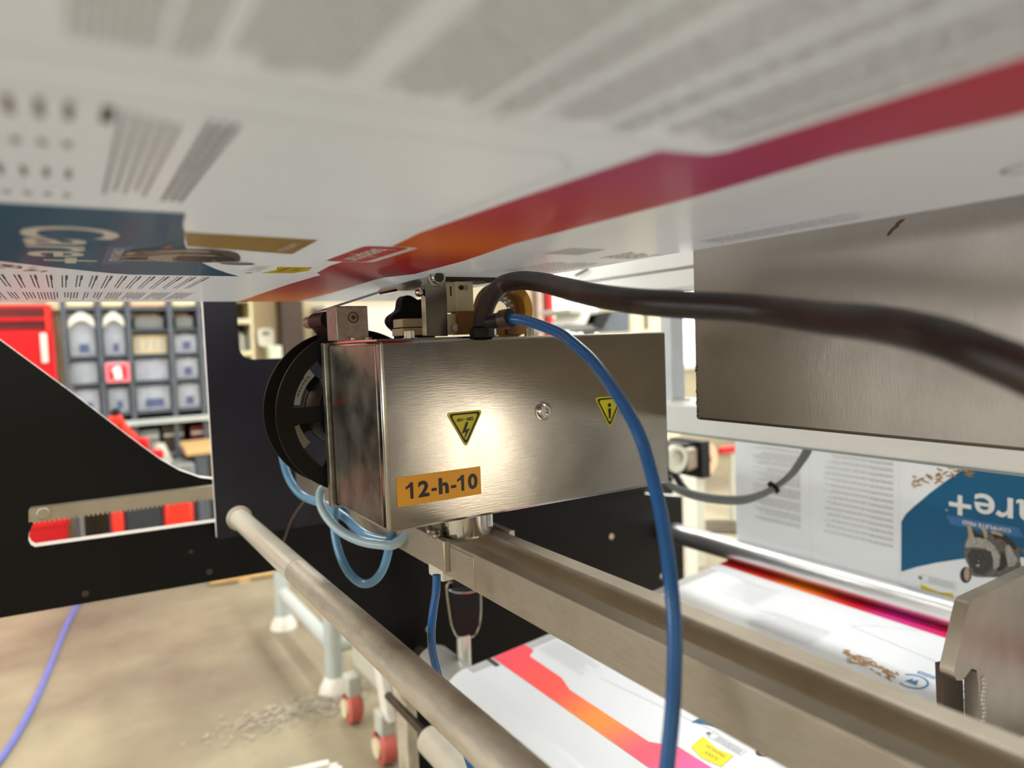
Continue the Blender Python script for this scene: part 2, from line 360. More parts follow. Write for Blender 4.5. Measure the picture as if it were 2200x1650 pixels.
for c in range(5):
    for r_, (z0, z1) in enumerate(rows):
        x0, x1 = xs[c]+.021, xs[c+1]-.021
        z1 = .136 if (r_ == 0 and c >= 2) else .27 if r_ == 0 else z1
        if (r_, c) == (0, 2): look = 'off-white lidded bin full of pale goods'
        elif c < 2 and r_ == 0: look = 'tall clear bin with a lamp reflection put on as a white crescent'
        elif r_ == 2: look = 'clear bin with dark blue goods at its foot'
        else: look = 'grey clear bin with pale goods'
        b_ = thing('storage_bin', ((x0+x1)/2, YB+.15, z0), f'{look}, {names[c]}, {rn[r_]} of the rack', 'storage bin', 'bins on the dark rack')
        mt = cream if (r_, c) == (0, 2) else clear
        g = G(); yy = YB+.03; w3 = .006
        g.box(x0, x1, yy, yy+.3, z0, z0+w3); g.box(x0, x0+w3, yy, yy+.3, z0, z1-.02); g.box(x1-w3, x1, yy, yy+.3, z0, z1-.02)
        g.box(x0, x1, yy+.294, yy+.3, z0, z1-.02); g.box(x0, x1, yy, yy+w3, z0, z1-.03)
        g.obj('body', mt, b_, .003)
        G().box(x0-.005, x1+.005, yy-.01, yy+.3, z1-.03, z1-.018).obj('rim', mt, b_, .004)
        for q in range(4):
            xx = x0+.03+(x1-x0-.06)*q/3
            G().box(xx-.006, xx+.006, yy-.004, yy, z0+.03, z1-.05).obj('rib', clear, b_)
        if r_ == 2 or c == 3 or (c < 2 and r_ == 0):
            G().box(x0+.05, x1-.04, yy-.008, yy-.004, z0+.02, z0+.07).obj('blue_sticker', bluebin, b_)
        if c < 2 and r_ == 0:
            pts = [(x0+(x1-x0)*k/10, z1-.055+.05*math.sin(PI*k/10)) for k in range(11)]
            pts += [(x1-(x1-x0)*k/10, z1-.10+.045*math.sin(PI*k/10)) for k in range(11)]
            plate([pts], yy-.03, yy-.006).obj('lamp_reflection', whiteplastic, b_, .006)  # white crescent stands in for the lamp reflection on the rounded clear front
for c in (2, 3, 4):
    x0, x1 = xs[c]+.03, xs[c+1]-.03
    b_ = thing('storage_bin', ((x0+x1)/2, YB+.15, .155), f'shallow brown-grey bin of small parts above the {names[c]}', 'storage bin', 'shallow bins on the dark rack')
    g = G(); g.box(x0, x1, YB+.03, YB+.3, .155, .162); g.box(x0, x1, YB+.03, YB+.036, .155, .23); g.box(x0, x0+.006, YB+.03, YB+.3, .155, .23); g.box(x1-.006, x1, YB+.03, YB+.3, .155, .23)
    g.obj('body', grey, b_)
    g = G()
    for k in range(7): g.sph((x0+.03+(x1-x0-.06)*k/6, YB+.1, .225+.012*(k % 2)), .022, 8, 6)
    tag(g.obj('small_parts', kraft, b_), kind='stuff')
G().box(xs[2], xs[-1], YB, YB+.45, .141, .153).obj('shelf', rackdark, rack_t)
# sign
s0, s1 = at(228, 823, Y=4.95), at(278, 778, Y=4.95)
t = thing('sign', ((s0.x+s1.x)/2, 4.95, s0.z), 'square red sign with a white upright figure on the bin rack', 'sign')
G().box(s0.x, s1.x, 4.95, 4.956, s0.z, s1.z).obj('board', mat('pink_sign_border', (240, 130, 140), .4), t, .004)
G().box(s0.x+.02, s1.x-.02, 4.947, 4.95, s0.z+.02, s1.z-.02).obj('red_field', mat('signal_red', (232, 20, 36), .4), t)
cx_, cz_ = (s0.x+s1.x)/2, (s0.z+s1.z)/2
plate([[(cx_-.02, s0.z+.022), (cx_+.022, s0.z+.022), (cx_+.018, s1.z-.03), (cx_, s1.z-.018), (cx_-.03, s1.z-.035), (cx_-.03, s1.z-.055), (cx_-.02, s1.z-.055)]], 4.944, 4.947).obj('white_figure', ink_white, t)
# goods under the bench
for k, (x, mt, lb) in enumerate(((.36, grey, 'grey canister under the bin rack, farthest left'), (.50, brown, 'brown carton under the bin rack'), (.66, reddark, 'dark red crate under the bin rack'), (.84, red, 'red crate under the bin rack beside the workbench'))):
    g = G().box(x, x+.12, YB+.02, YB+.3, -.62, -.47+.02*(k % 2)); t = thing('crate', (x+.06, YB+.16, -.62), lb, 'crate')
    g.obj('body', mt, t, .008); G().box(x+.005, x+.115, YB+.015, YB+.02, -.52, -.505).obj('rim', palegrey, t)
t = thing('shelf_board', (.6, YB+.2, -.64), 'low grey shelf board carrying the crates', 'shelf')
G().box(.25, 1.1, YB, YB+.4, -.64, -.62).obj('board', grey, t)
for x in (.27, 1.08): G().box(x-.015, x+.015, YB+.02, YB+.38, ZF, -.64).obj('leg', rackdark, t)
# workbench with plywood top
t = thing('workbench', (.95, 4.65, ZF), 'workbench with a light plywood top in front of the rack', 'workbench')
q0 = at(400, 975, Z=-.56); q1 = at(378, 945, Z=-.55)
G().prism([(q0.x, q0.y), (1.4, q0.y), (1.4, q1.y-.15), (q1.x+.0, q1.y-.15)], -.575, -.545, 'z').obj('top', wood, t, .004)
for x, y in ((q0.x+.08, q0.y+.05), (1.3, q0.y+.05), (q0.x+.1, 4.75), (1.3, 4.75)): G().box(x-.03, x+.03, y-.03, y+.03, ZF, -.575).obj('leg', rackdark, t)
G().box(q0.x+.11, 1.27, q0.y+.03, q0.y+.06, -.72, -.62).obj('apron', brown, t)
G().box(q0.x+.1, 1.3, q0.y+.1, 4.7, -1.05, -1.02).obj('lower_shelf', brown, t)
# red pallet truck
t = thing('pallet_truck', (.45, 4.45, ZF), 'red pallet truck with a sloping orange handle behind the black frame', 'pallet truck')
YT = 4.5
P = lambda px, py, Y=YT: at(px, py, Y=Y)
G().box(P(350, 1120).x, P(412, 1120).x, YT-.12, YT+.15, P(400, 1180).z, P(400, 1044).z).obj('motor_cover', redorange, t, .02)
G().box(P(266, 1120).x, P(349, 1120).x, YT-.1, YT+.15, P(300, 1175).z, P(300, 1082).z).obj('battery_box', mat('charcoal_cover', (46, 50, 54), .5), t, .015)
G().box(P(240, 1120).x, P(264, 1120).x, YT-.12, YT+.15, P(250, 1180).z, P(250, 1062).z).obj('side_cover', redorange, t, .015)
G().box(P(10, 1120).x, P(150, 1120).x, YT, YT+.15, P(100, 1138).z, P(100, 1105).z).obj('fork_cover', red, t, .02)
G().box(P(150, 1120).x, P(240, 1120).x, YT+.05, YT+.12, P(200, 1235).z, P(200, 1215).z).obj('fork', grey, t, .01)
G().tube(smoothpath([P(400, 1050), P(350, 1010), P(315, 975), P(290, 945), P(262, 915), P(248, 895)]), .026, 10).obj('handle_shaft', redorange, t)
G().box(P(236, 960).x, P(268, 960).x, YT-.04, YT+.04, P(250, 915).z, P(250, 893).z).obj('handle_grip', redorange, t, .012)
G().sph(P(248, 886), .024).obj('knob', blackplastic, t)
G().lathe(P(345, 1010), (0, 0, 1), [(-.14, .13), (-.02, .10), (.08, .055), (.15, .03), (.155, .0)], 20).obj('cone_cover', palegrey, t)
G().box(P(288, 960).x, P(318, 960).x, YT-.09, YT-.03, P(310, 962).z, P(310, 937).z).obj('lever_block', red, t, .012)
G().box(P(318, 960).x, P(345, 960).x, YT-.15, YT-.08, P(330, 980).z, P(330, 962).z).obj('red_lever', red, t, .008)
G().box(P(345, 960).x, P(410, 960).x, YT-.14, YT+.12, P(380, 1044).z, P(380, 990).z).obj('top_tray', grey, t, .02)
G().box(P(290, 960).x, P(345, 960).x, YT-.02, YT+.02, P(300, 1270).z, P(300, 1175).z).obj('chassis', blackplastic, t, .01)
for px in (300, 395):
    x = P(px, 0).x; w_ = G().cyl((x, YT-.1, ZF+.075), (x, YT-.03, ZF+.075), .075).obj('wheel', blackplastic, t, .006)
    G().cyl((x, YT-.108, ZF+.075), (x, YT-.1, ZF+.075), .04).obj('wheel_hub', pinkwheel, w_)
# boards on the floor
q = [at(450, 1246, Z=ZF+.04), at(590, 1225, Z=ZF+.04)]
t = thing('plank', (q[0].x+.3, q[0].y+.1, ZF), 'pale wooden plank lying on the floor under the black frame', 'plank')
a, b = q; dr = (b-a).normalized(); nn = Vector((-dr.y, dr.x, 0))*.1; b = a+dr*1.0
G().prism([(v.x, v.y) for v in (a, b, b+nn, a+nn)], ZF+.01, ZF+.04, 'z').obj('board', wood, t, .004)
for k in (.15, .8):
    c = a+dr*k; G().prism([(v.x, v.y) for v in (c, c+dr*.06, c+dr*.06+nn, c+nn)], ZF, ZF+.01, 'z').obj('batten', wood, t)

# behind the window cut-out of the frame: right part of the back wall
t = thing('shelf_unit', (1.35, 5.2, ZF), 'cream shelf unit with grey folders seen through the frame window', 'shelf')
xa, xb = at(505, 700, Y=5.1).x, at(541, 700, Y=5.1).x
G().box(xa, xb, 5.35, 5.4, ZF, .6).obj('back_panel', grey, t)
for py in (688, 757, 640): 
    z = at(520, py, Y=5.1).z; G().box(xa, xb, 5.1, 5.35, z-.025, z+.01).obj('shelf', creamboard, t, .004)
for k in range(4):
    xx = xa+.012+.026*k; G().box(xx, xx+.022, 5.14, 5.3, at(520, 752, Y=5.1).z, at(520, 712+5*(k % 3), Y=5.1).z).obj('folder', palegrey if k % 2 else grey, t)
for x in (xa-.004, xb): G().box(x-.008, x+.008, 5.1, 5.4, ZF, .6).obj('side', creamboard, t)
t = struct(G().box(at(543, 700, Y=5.45).x, at(603, 700, Y=5.45).x, 5.45, 5.6, ZF, ZC), 'trim_1', mat('tan_wall_panel', (160, 142, 110), .6, 0, .06, 5))
t = struct(G().box(at(607, 700, Y=5.3).x, at(652, 700, Y=5.3).x, 5.3, 5.58, ZF, ZC), 'trim_2', brown)
struct(G().box(at(653, 700, Y=5.5).x, at(671, 700, Y=5.5).x, 5.5, 5.6, ZF, ZC), 'trim_3', mat('sand_wall_strip', (198, 180, 144), .6))
a = at(555, 745, Y=5.43); b = at(587, 705, Y=5.43)
t = thing('thermostat', ((a.x+b.x)/2, 5.44, a.z), 'rounded white wall thermostat with a grey display', 'thermostat')
plate([rrect(a.x, b.x, a.z, b.z, .03)], 5.425, 5.448).obj('case', whiteplastic, t, .004)
G().box(a.x+.03, b.x-.03, 5.421, 5.425, b.z-.05, b.z-.022).obj('display', grey, t)
a = at(578, 800, Y=5.3); b = at(606, 742, Y=5.3)
t = thing('switch_box', ((a.x+b.x)/2, 5.35, a.z), 'pale green switch box on the wall below the thermostat', 'switch box')
G().box(a.x, b.x, 5.3, 5.449, a.z, b.z).obj('case', mat('mint_enamel', (206, 212, 188), .5), t, .01)
G().box(a.x+.02, b.x-.02, 5.295, 5.3, a.z+.05, b.z-.03).obj('lid', mat('mint_enamel_lid', (214, 220, 200), .5), t, .004)
# grey cupboard beyond
t = thing('tool_cupboard', (2.1, 5.3, ZF), 'grey white cupboard on the back wall behind the star knob', 'cupboard')
xa, xb = at(700, 700, Y=5.2).x, at(860, 700, Y=5.2).x
G().box(xa, xb, 5.2, 5.55, ZF, .31).obj('body', palegrey, t, .006)
for k in range(2):
    x = xa+.02+(xb-xa-.02)*k/2; dd = G().box(x, x+(xb-xa)/2-.03, 5.185, 5.2, ZF+.1, .28).obj('door', mat('cupboard_door', (200, 200, 192), .5), t, .004)
    G().box(x+(xb-xa)/2-.07, x+(xb-xa)/2-.05, 5.17, 5.185, -.2, -.05).obj('handle', rackdark, dd)
# columns right of the amber wheel
for (p0, p1, mt, lb) in ((1147, 1152, brown, 'thin brown pipe on the wall right of the amber wheel'), (1153, 1166, mat('rose_column', (206, 180, 164), .6), 'rose beige pipe right of the thin brown pipe'), (1167, 1172, brown, 'narrow dark brown pipe against the red one'), (1173, 1189, red, 'bright red upright pipe left of the sunlit window')):
    xa, xb = at(p0, 690, Y=5.3).x, at(p1, 690, Y=5.3).x; xm, r_ = (xa+xb)/2, (xb-xa)/2
    t = thing('wall_pipe', (xm, 5.3, ZF), lb, 'pipe', 'pipes on the back wall')
    G().cyl((xm, 5.3, ZF), (xm, 5.3, 2.2), r_, 16).obj('pipe', mt, t); G().cyl((xm, 5.3, -.1), (xm, 5.3, -.06), r_*1.25, 16).obj('collar', mt, t)
# dark device behind the box (control panel arm)
Yd = 2.6
D = lambda px, py: (at(px, py, Y=Yd).x, at(px, py, Y=Yd).z)
t = thing('control_console', (D(1290, 712)[0], Yd+.1, D(1290, 712)[1]-.3), 'grey and black tilted control console behind the steel box', 'console')
plate([[D(1205, 712), D(1290, 708), D(1290, 697), D(1212, 697)]], Yd, Yd+.25).obj('tray', grey, t, .004)
plate([[D(1272, 697), D(1288, 672), D(1312, 670), D(1292, 708)]], Yd-.01, Yd+.22).obj('screen_housing', blackplastic, t, .004)
plate([[D(1243, 697), D(1256, 672), D(1270, 670), D(1258, 697)]], Yd, Yd+.22).obj('white_bracket', whiteplastic, t, .002)
plate([[D(1290, 712), D(1322, 668), D(1358, 664), D(1358, 712)]], Yd+.02, Yd+.25).obj('cowl', rackdark, t, .01)
plate([[D(1228, 662), D(1300, 668), D(1300, 676), D(1232, 672)]], Yd+.02, Yd+.25).obj('cover', palegrey, t, .003)
G().cyl((D(1300, 712)[0], Yd+.12, -.9), (D(1300, 712)[0], Yd+.12, D(1300, 712)[1]), .03).obj('post', palegrey, t)
G().cyl((D(1300, 712)[0], Yd+.12, ZF), (D(1300, 712)[0], Yd+.12, -.9), .05).obj('foot', palegrey, t)
# slotted white cupboard seen between the box and the panel
t = thing('slotted_cabinet', (at(1420, 700, Y=4).x, 4.1, ZF), 'tall cream cabinet with dark vertical slots right of the console', 'cabinet')
xa, xb = at(1358, 700, Y=4).x, at(1456, 700, Y=4).x
G().box(xa, xb, 4, 4.4, ZF, 1.2).obj('body', creamboard, t, .006)
for px, zb in ((1388, 708), (1436, 726)):
    x = at(px, 700, Y=4).x; G().box(x-.015, x+.015, 3.99, 4, at(px, zb, Y=4).z, .8).obj('slot', dark_steel, t)
# pale blue-white column
xm_ = 1.175; y_a, y_b = at(1457, 780, X=1.175).y, at(1434, 780, X=1.175).y
t = thing('machine_post', (xm_, y_b, -.148), 'pale white square post standing on the white crossbeam', 'post')
G().box(xm_-.02, xm_+.02, y_a, y_b, -.144, .0985).obj('post', mat('cool_white_paint', (214, 220, 224), .4), t, .002)
G().box(xm_-.03, xm_+.03, y_a-.006, y_b+.006, -.148, -.144).obj('foot_plate', beamwhite, t)
# floor objects at the lower left
t = thing('steel_stand', (.85, 3.0, ZF), 'pale green tubular steel stand with white feet on the floor', 'stand')
A_, B_ = at(628, 1345, Z=ZF), at(732, 1480, Z=ZF)
XS = .80; ya, yb_ = 3.42, 2.66
for y in (ya, yb_):
    G().cyl((XS, y, ZF+.02), (XS, y, -.62), .034, 18).obj('leg', palegreen, t)
    G().lathe((XS, y, ZF), (0, 0, 1), [(0, .0), (0, .062), (.02, .058), (.05, .042), (.06, .035)], 20).obj('foot', whiteplastic, t)
G().cyl((XS, ya, -1.13), (XS, yb_, -1.13), .028, 16).obj('side_bar', palegreen, t)
G().cyl((XS, ya, -.68), (XS, yb_, -.68), .028, 16).obj('top_bar', palegreen, t)
for z, y in ((-1.06, ya), (-1.13, yb_)):
    G().cyl((XS, y, z), (XS+.9, y, z), .026, 16).obj('cross_bar', palegreen, t)
for y in (ya, yb_):
    G().cyl((XS+.9, y, ZF), (XS+.9, y, -.62), .034, 18).obj('leg', palegreen, t)
# dusty patch around the foot
g = G()
for k in range(900):
    x, y = XS-.02+random.gauss(-.10, .14), 2.6+random.gauss(-.02, .05); r_ = random.uniform(.0015, .0055)
    g.add([(x+r_*math.cos(a)*1.6, y+r_*math.sin(a), ZF+.0006+.00001*k) for a in [2*PI*i/9 for i in range(9)]], [tuple(range(9))])
tag(g.obj('dust_patch', dust), 'pale dust scattered on the concrete round the stand foot', 'dust', kind='stuff')
# rolling bin with red castors
t = thing('rolling_cabinet', (.95, 2.2, ZF), 'pale grey bin on red castors beside the dark machine plate', 'cabinet')
xc = .80
G().prism([(1.95, -.55), (2.50, -.55), (2.45, -1.13), (2.02, -1.13)], xc, xc+.45, 'x').obj('body', palegrey, t, .02)
G().box(xc-.02, xc+.47, 1.93, 2.52, -.57, -.54).obj('lid', palegrey, t, .01)
G().prism([(2.14, -.86), (2.20, -.86), (2.10, -1.15), (2.04, -1.15)], xc-.03, xc, 'x').obj('brace', whiteplastic, t, .006)
for y in (2.10, 2.40):
    cc = (xc-.02, y, ZF+.05)
    f_ = G().box(xc-.045, xc+.005, y-.03, y+.03, ZF+.08, ZF+.17).obj('castor_fork', palegrey, t, .008)
    G().cyl((xc-.045, y, ZF+.055), (xc+.0, y, ZF+.055), .055, 22).obj('castor_wheel', pinkwheel, f_, .006)
    G().cyl((xc-.055, y, ZF+.055), (xc+.01, y, ZF+.055), .03, 18).obj('wheel_hub', creamboard, f_)
# white bars at the very bottom
a = at(620, 1650, Z=-1.15); b = at(706, 1630, Z=-1.15)
t = thing('white_rack', (a.x, a.y, ZF), 'low white rack with flat bars at the bottom edge of the view', 'rack')
dr = (b-a).normalized(); nn = Vector((dr.y, -dr.x, 0)).normalized()
for k in range(4):
    s_ = a-dr*.3+nn*(.045*k)+dr*(.03*k); e_ = b+nn*(.045*k)+dr*(.03*k); ww = nn*.026
    G().prism([(v.x, v.y) for v in (s_, e_, e_+ww, s_+ww)], -1.165, -1.15, 'z').obj('slat', whiteplastic, t, .003)
for k in (0, 1):
    s_ = a-dr*.25+dr*(.35*k); G().prism([(v.x, v.y) for v in (s_, s_+dr*.03, s_+dr*.03+nn*.17, s_+nn*.17)], ZF, -1.165, 'z').obj('support', whiteplastic, t)
# violet cable on the floor
pts = [at(px, py, Z=ZF+.008) for px, py in ((260, 1180), (205, 1250), (165, 1302), (140, 1350), (120, 1400), (100, 1450), (78, 1500), (50, 1555), (20, 1605), (-20, 1660), (-60, 1720))]
tag(G().tube(smoothpath(pts), .0115, 10).obj('cable', violet), 'violet cable trailing across the concrete floor at left', 'cable')

# ------------------------------------------------------------------ machine side plates
YP = 1.52
q = lambda px, py: (at(px, py, Y=YP).x, at(px, py, Y=YP).z)
out = [(-1.1, -.05+.62), (q(-300, 500)[0], q(-300, 500)[1]), q(0, 730), q(150, 840), q(270, 932)]
out += [q(310, 962), q(345, 987), q(385, 1010), q(430, 1026), q(470, 1031), (q(700, 1028)[0], q(700, 1028)[1]), (.75, -.26), (1.34, -.36), (1.36, -.44), (1.50, q(1468, 1066)[1]), (1.50, -1.24), (q(868, 1500)[0], -1.24), (q(868, 1500)[0], q(868, 1480)[1]), q(800, 1390), q(720, 1290), q(660, 1240), q(590, 1226), q(0, 1328), (-1.1, q(0, 1328)[1]-.02)]
out[0] = (-1.1, out[1][1])
sl = [q(75, 1175), q(66, 1170), q(61, 1160), q(62, 1145), (q(75, 1118)[0], q(75, 1118)[1]), q(480, 1060), q(560, 1052), q(560, 1108), q(480, 1119)]
side = thing('film_machine', (.3, 1.53, ZF), 'black painted steel side frame of the film machine with a long slot', 'machine frame')
o = plate([out, sl], YP, YP+.030).obj('frame_plate', blackpaint, side)
o.data.materials.append(edge_white)
for p in o.data.polygons:
    if abs(p.normal.y) < .5: p.material_index = 1
YI = 1.487
qi = lambda px, py: (at(px, py, Y=YI).x, at(px, py, Y=YI).z)
xl = qi(438, 700)[0]; zb = qi(469, 1159)[1]; xw = qi(511, 700)[0]; zw_ = qi(540, 772)[1]; rr = .025
arc = [(xw+rr-rr*math.cos(a), zw_+rr-rr*math.sin(a)) for a in [PI/2*k/6 for k in range(7)]]
inner = [(xl, .60), (xl, zb+.004), (xl+.004, zb), (.50, zb-.003), (1.42, -.42), (1.42, -.30), (.95, -.10), (.90, zw_)]+arc[::-1]+[(xw, .60)]
o = plate([inner], YI, YI+.010).obj('inner_plate', navypaint, side); o['label'] = 'dark blue-black inner plate with a window cut-out'
o.data.materials.append(edge_white)
for p in o.data.polygons:
    if abs(p.normal.y) < .5: p.material_index = 1
for px, py in ((183, 1275), (450, 1228), (410, 1185)):
    c = at(px, py, Y=YP); G().cyl((c.x, YP-.002, c.z), (c.x, YP, c.z), .006 if px != 410 else .004, 16).obj('screw_head', dark_steel, side)
for px, py in ((1420, 1237), (1312, 1152), (920, 1350), (1000, 1205)):
    c = at(px, py, Y=YP); G().cyl((c.x, YP-.004, c.z), (c.x, YP, c.z), .008, 16).obj('screw_head', polished, side)
for x in (-.9, 1.4): G().box(x-.05, x+.05, YP+.030, YP+.09, ZF, -.5).obj('upright', blackpaint, side)
G().box(q(866, 1560)[0]-.004, q(886, 1560)[0], YP-.03, YP+.03, -1.25, q(866, 1440)[1]).obj('edge_profile', rod_steel, side, .003)
RFL = thing('reflection_blocker', (.9, -.46, ZF), 'unseen grey plates added beside the viewer to edge the reflection in the steel box', 'machine frame')  # added out of view to border the bright band reflected in the box
rfl_grey = mat('reflection_blocker_grey', (92, 90, 88), .5, 0, .08, 6)
G().box(.40, .905, -.48, -.46, ZF, .62).obj('front_plate', rfl_grey, RFL, .003)
G().box(1.42, 2.1, -.86, -.84, ZF, .62).obj('rear_plate', rfl_grey, RFL, .003)
G().box(.40, 2.1, -.86, -.46, .60, .64).obj('top_beam', rfl_grey, RFL, .003)
# toothed rack
YR = 1.498
qr = lambda px, py: (at(px, py, Y=YR).x, at(px, py, Y=YR).z)
x0, x1 = qr(60, 1100)[0], .62
zt, zb2 = qr(62, 1094)[1], qr(65, 1127)[1]
pts = [(x0, zb2+.004), (x0+.001, zt-.004), (x0+.004, zt), (x1, zt)]
n = 92; p_ = (x1-x0-.01)/n
pts.append((x1, zb2+.004))
for k in range(n, 0, -1):
    xx = x0+.004+p_*k; pts += [(xx, zb2+.0045), (xx-p_*.25, zb2), (xx-p_*.6, zb2), (xx-p_*.85, zb2+.0045)]
rk = thing('toothed_rack', (.2, YR+.01, zb2), 'straight steel gear rack bolted along the slot of the black frame', 'gear rack')
plate([pts], YR, YR+.021).obj('bar', rail_steel, rk)
c = at(93, 1103, Y=YR); G().cyl((c.x, YR-.005, c.z), (c.x, YR, c.z), .0105, 24).obj('bolt_head', rail_steel, rk, .0015)

# ------------------------------------------------------------------ rod and rails
rod = thing('guide_rod', (.272, .6, -.345), 'thick steel tube running from the black plate towards the lower right', 'rod')
XR, ZR = .273, -.327
YSL = at(640, 1228, X=XR).y
G().cyl((XR, -.3, ZR), (XR, YSL, ZR), .0185, 40).obj('tube', rod_steel, rod)
G().cyl((XR, YSL+.001, ZR), (XR, 1.487, ZR), .0187, 40).obj('far_section', mat('pale_rod_finish', (232, 226, 208), .3, .2, .03, 20), rod)  # far length of the tube in a paler, smoother finish
G().cyl((XR, 1.477, ZR), (XR, 1.487, ZR), .024, 32).obj('collar', rod_steel, rod, .002)
rails = thing('twin_rail', (.427, .6, -.288), 'pair of parallel steel rails carrying the steel box', 'rail')
G().box(.388, .4085, -.3, 1.487, -.288, -.243).obj('rail', rail_steel, rails, .0012)
G().box(.4445, .4655, -.3, 1.487, -.288, -.243).obj('rail', rail_steel, rails, .0012)

# ------------------------------------------------------------------ applicator box
AP = thing('applicator_box', (.503, .836, -.243), 'brushed stainless steel box on a round post with warning stickers', 'machine box')
bx0, bx1, by0, by1, bz0, bz1 = .2935, .7140, .7474, .925, -.2070, .0055
G().box(bx0, bx1, by0, by1, bz0, bz1).obj('housing', steel, AP, .0035, 3)
G().box(bx0-.0015, bx0+.001, by0+.014, by1-.004, bz0+.004, bz1-.004).obj('end_cover', steel_end, AP, .001)
G().box(bx0-.0008, bx0+.001, by0+.004, by0+.0125, bz0+.004, bz1-.003).obj('fold_strip', steel, AP, .001)
bp = at(688, 737, Y=.944); 
G().box(bp.x, bx1-.01, .930, .944, bz0-.004, bz1+.001).obj('back_plate', steel_end, AP, .0015)
G().box(bp.x+.006, bx1-.02, .925, .930, bz0, bz1-.004).obj('gasket', blackplastic, AP)
# top plate and its fittings
G().box(bx0+.004, .45, .768, .93, bz1, bz1+.0022).obj('top_plate', polished, AP)
Yb = .772
c0 = at(727, 728, Y=Yb); c1 = at(795, 658, Y=Yb)
blk = G().box(c0.x-.001, c1.x-.003, Yb, Yb+.035, bz1+.002, c1.z+.0005).obj('pivot_block', alu, AP, .001)
cb = at(759, 682, Y=Yb); G().lathe((cb.x, Yb, cb.z), (0, -1, 0), [(-.001, .0062), (.0005, .0062), (.0005, .0048), (-.001, .0048), (-.001, .0024), (.0012, .0024), (.0012, 0)], 24).obj('pin_end', dark_steel, blk)
for px in (760, 790):
    c = at(px, 726, Y=Yb-.005); G().cyl((c.x, Yb-.006, bz1+.002), (c.x, Yb-.006, bz1+.0045), .004, 12).obj('screw_head', alu, blk)
# tape roller behind the block
xr_, zr_ = at(693, 689, Y=.983).x, at(693, 689, Y=.983).z
G().cyl((xr_, .940, zr_), (xr_, .953, zr_), .0050, 16).obj('roller_pin', polished, AP)
G().cyl((xr_, .953, zr_), (xr_, 1.013, zr_), .0120, 28).obj('tape_roller', blackplastic, AP)
G().cyl((xr_, 1.013, zr_), (xr_, 1.050, zr_), .0088, 24).obj('roller_end', alu, AP, .001)
G().prism([(xr_-.011, zr_-.004), (xr_+.012, zr_+.004), (xr_+.052, zr_-.05), (xr_+.030, zr_-.06)], .954, 1.012).obj('roller_arm', blackplastic, AP, .001)
# clevis plate with bolt
Yc = .790
def C(px, py, Y=Yc): v = at(px, py, Y=Y); return (v.x, v.z)
cl = plate([[C(917, 722), C(913, 612), C(926, 594), C(932, 585), C(945, 584), C(957, 594), C(960, 640), C(962, 722)]], Yc, Yc+.012).obj('clevis_plate', steel, AP, .0008)
cc = at(937, 597, Y=Yc)
G().cyl((cc.x-.0005, Yc-.004, cc.z), (cc.x, Yc, cc.z), .0112, 6).obj('hex_nut', polished, cl, .0008)
G().lathe((cc.x, Yc-.004, cc.z), (0, -1, 0), [(0, .0088), (.003, .0086), (.0045, .0076), (.0045, .0062), (.0015, .0060)], 24).obj('nut_collar', polished, cl)
G().lathe((cc.x, Yc-.004, cc.z), (0, -1, 0), [(0, .0056), (.0055, .0054), (.0062, .0046), (.0062, 0)], 24).obj('bolt_tip', dark_steel, cl)
cc2 = at(901, 628, Y=Yc+.006); G().sph((cc2.x, Yc+.006, cc2.z), .0055, 12, 8).obj('side_screw', polished, cl)
# guide blade under the film (ribbon nip)
Yg = .86
gb = [C(831, 622, Yg), C(838, 614, Yg), C(880, 603, Yg), C(960, 588, Yg), C(1000, 588, Yg), C(1000, 594, Yg), C(905, 616, Yg), C(850, 628, Yg), C(835, 629, Yg)]
plate([gb], Yg-.03, Yg+.03).obj('guide_blade', polished, AP, .0012)
G().box(C(940, 600, .84)[0], C(1060, 600, .84)[0], .82, .88, C(1000, 599, .84)[1]-.004, C(1000, 593, .84)[1]).obj('pressure_pad', blackrubber, AP, .002)
# star knob
kx, kz = C(895, 694, .87)
pts = []
for k in range(72):
    a = 2*PI*k/72; r_ = .034*(1+.13*math.cos(6*(a-.95))); pts.append((kx+r_*math.cos(a), kz+r_*math.sin(a)))
plate([pts], .865, .885).obj('star_knob', blackplastic, AP, .003)
# cream blocks
def blk_(name, mt, p0, p1, Y, d, bev=.0008, par=None):
    a, b = C(p0[0], p1[1], Y), C(p1[0], p0[1], Y)
    return G().box(min(a[0], b[0]), max(a[0], b[0]), Y, Y+d, min(a[1], b[1]), max(a[1], b[1])).obj(name, mt, par or AP, bev)
blk_('cream_terminal', cream, (865, 684), (913, 703), .835, .03)
blk_('cream_base', cream, (866, 704), (913, 721), .835, .035)
v = blk_('sensor_body', cream, (958, 606), (980, 670), .825, .03)
v2 = blk_('sensor_body', cream, (981, 605), (1016, 670), .822, .03)
for px, m_ in ((990, black), (1000, alu)):
    c = C(px, 618, .822); G().cyl((c[0], .8205, c[1]), (c[0], .822, c[1]), .0032, 16).obj('adjuster', m_, v2)
c = C(968, 622, .825); G().box(c[0]-.001, c[0]+.001, .8245, .825, c[1]-.008, c[1]+.004).obj('mark', black, v)
c = C(986, 663, .822)
vs, fs = text2d('BAUMER', .0035, .0001); 
blk_('cream_housing', cream, (962, 674), (990, 719), .822, .03)
blk_('brown_pad', brownpad, (986, 668), (1026, 719), .815, .02)
c = C(977, 704, .82); G().cyl((c[0], .817, c[1]), (c[0], .822, c[1]), .005, 16).obj('cap_screw', polished, AP)
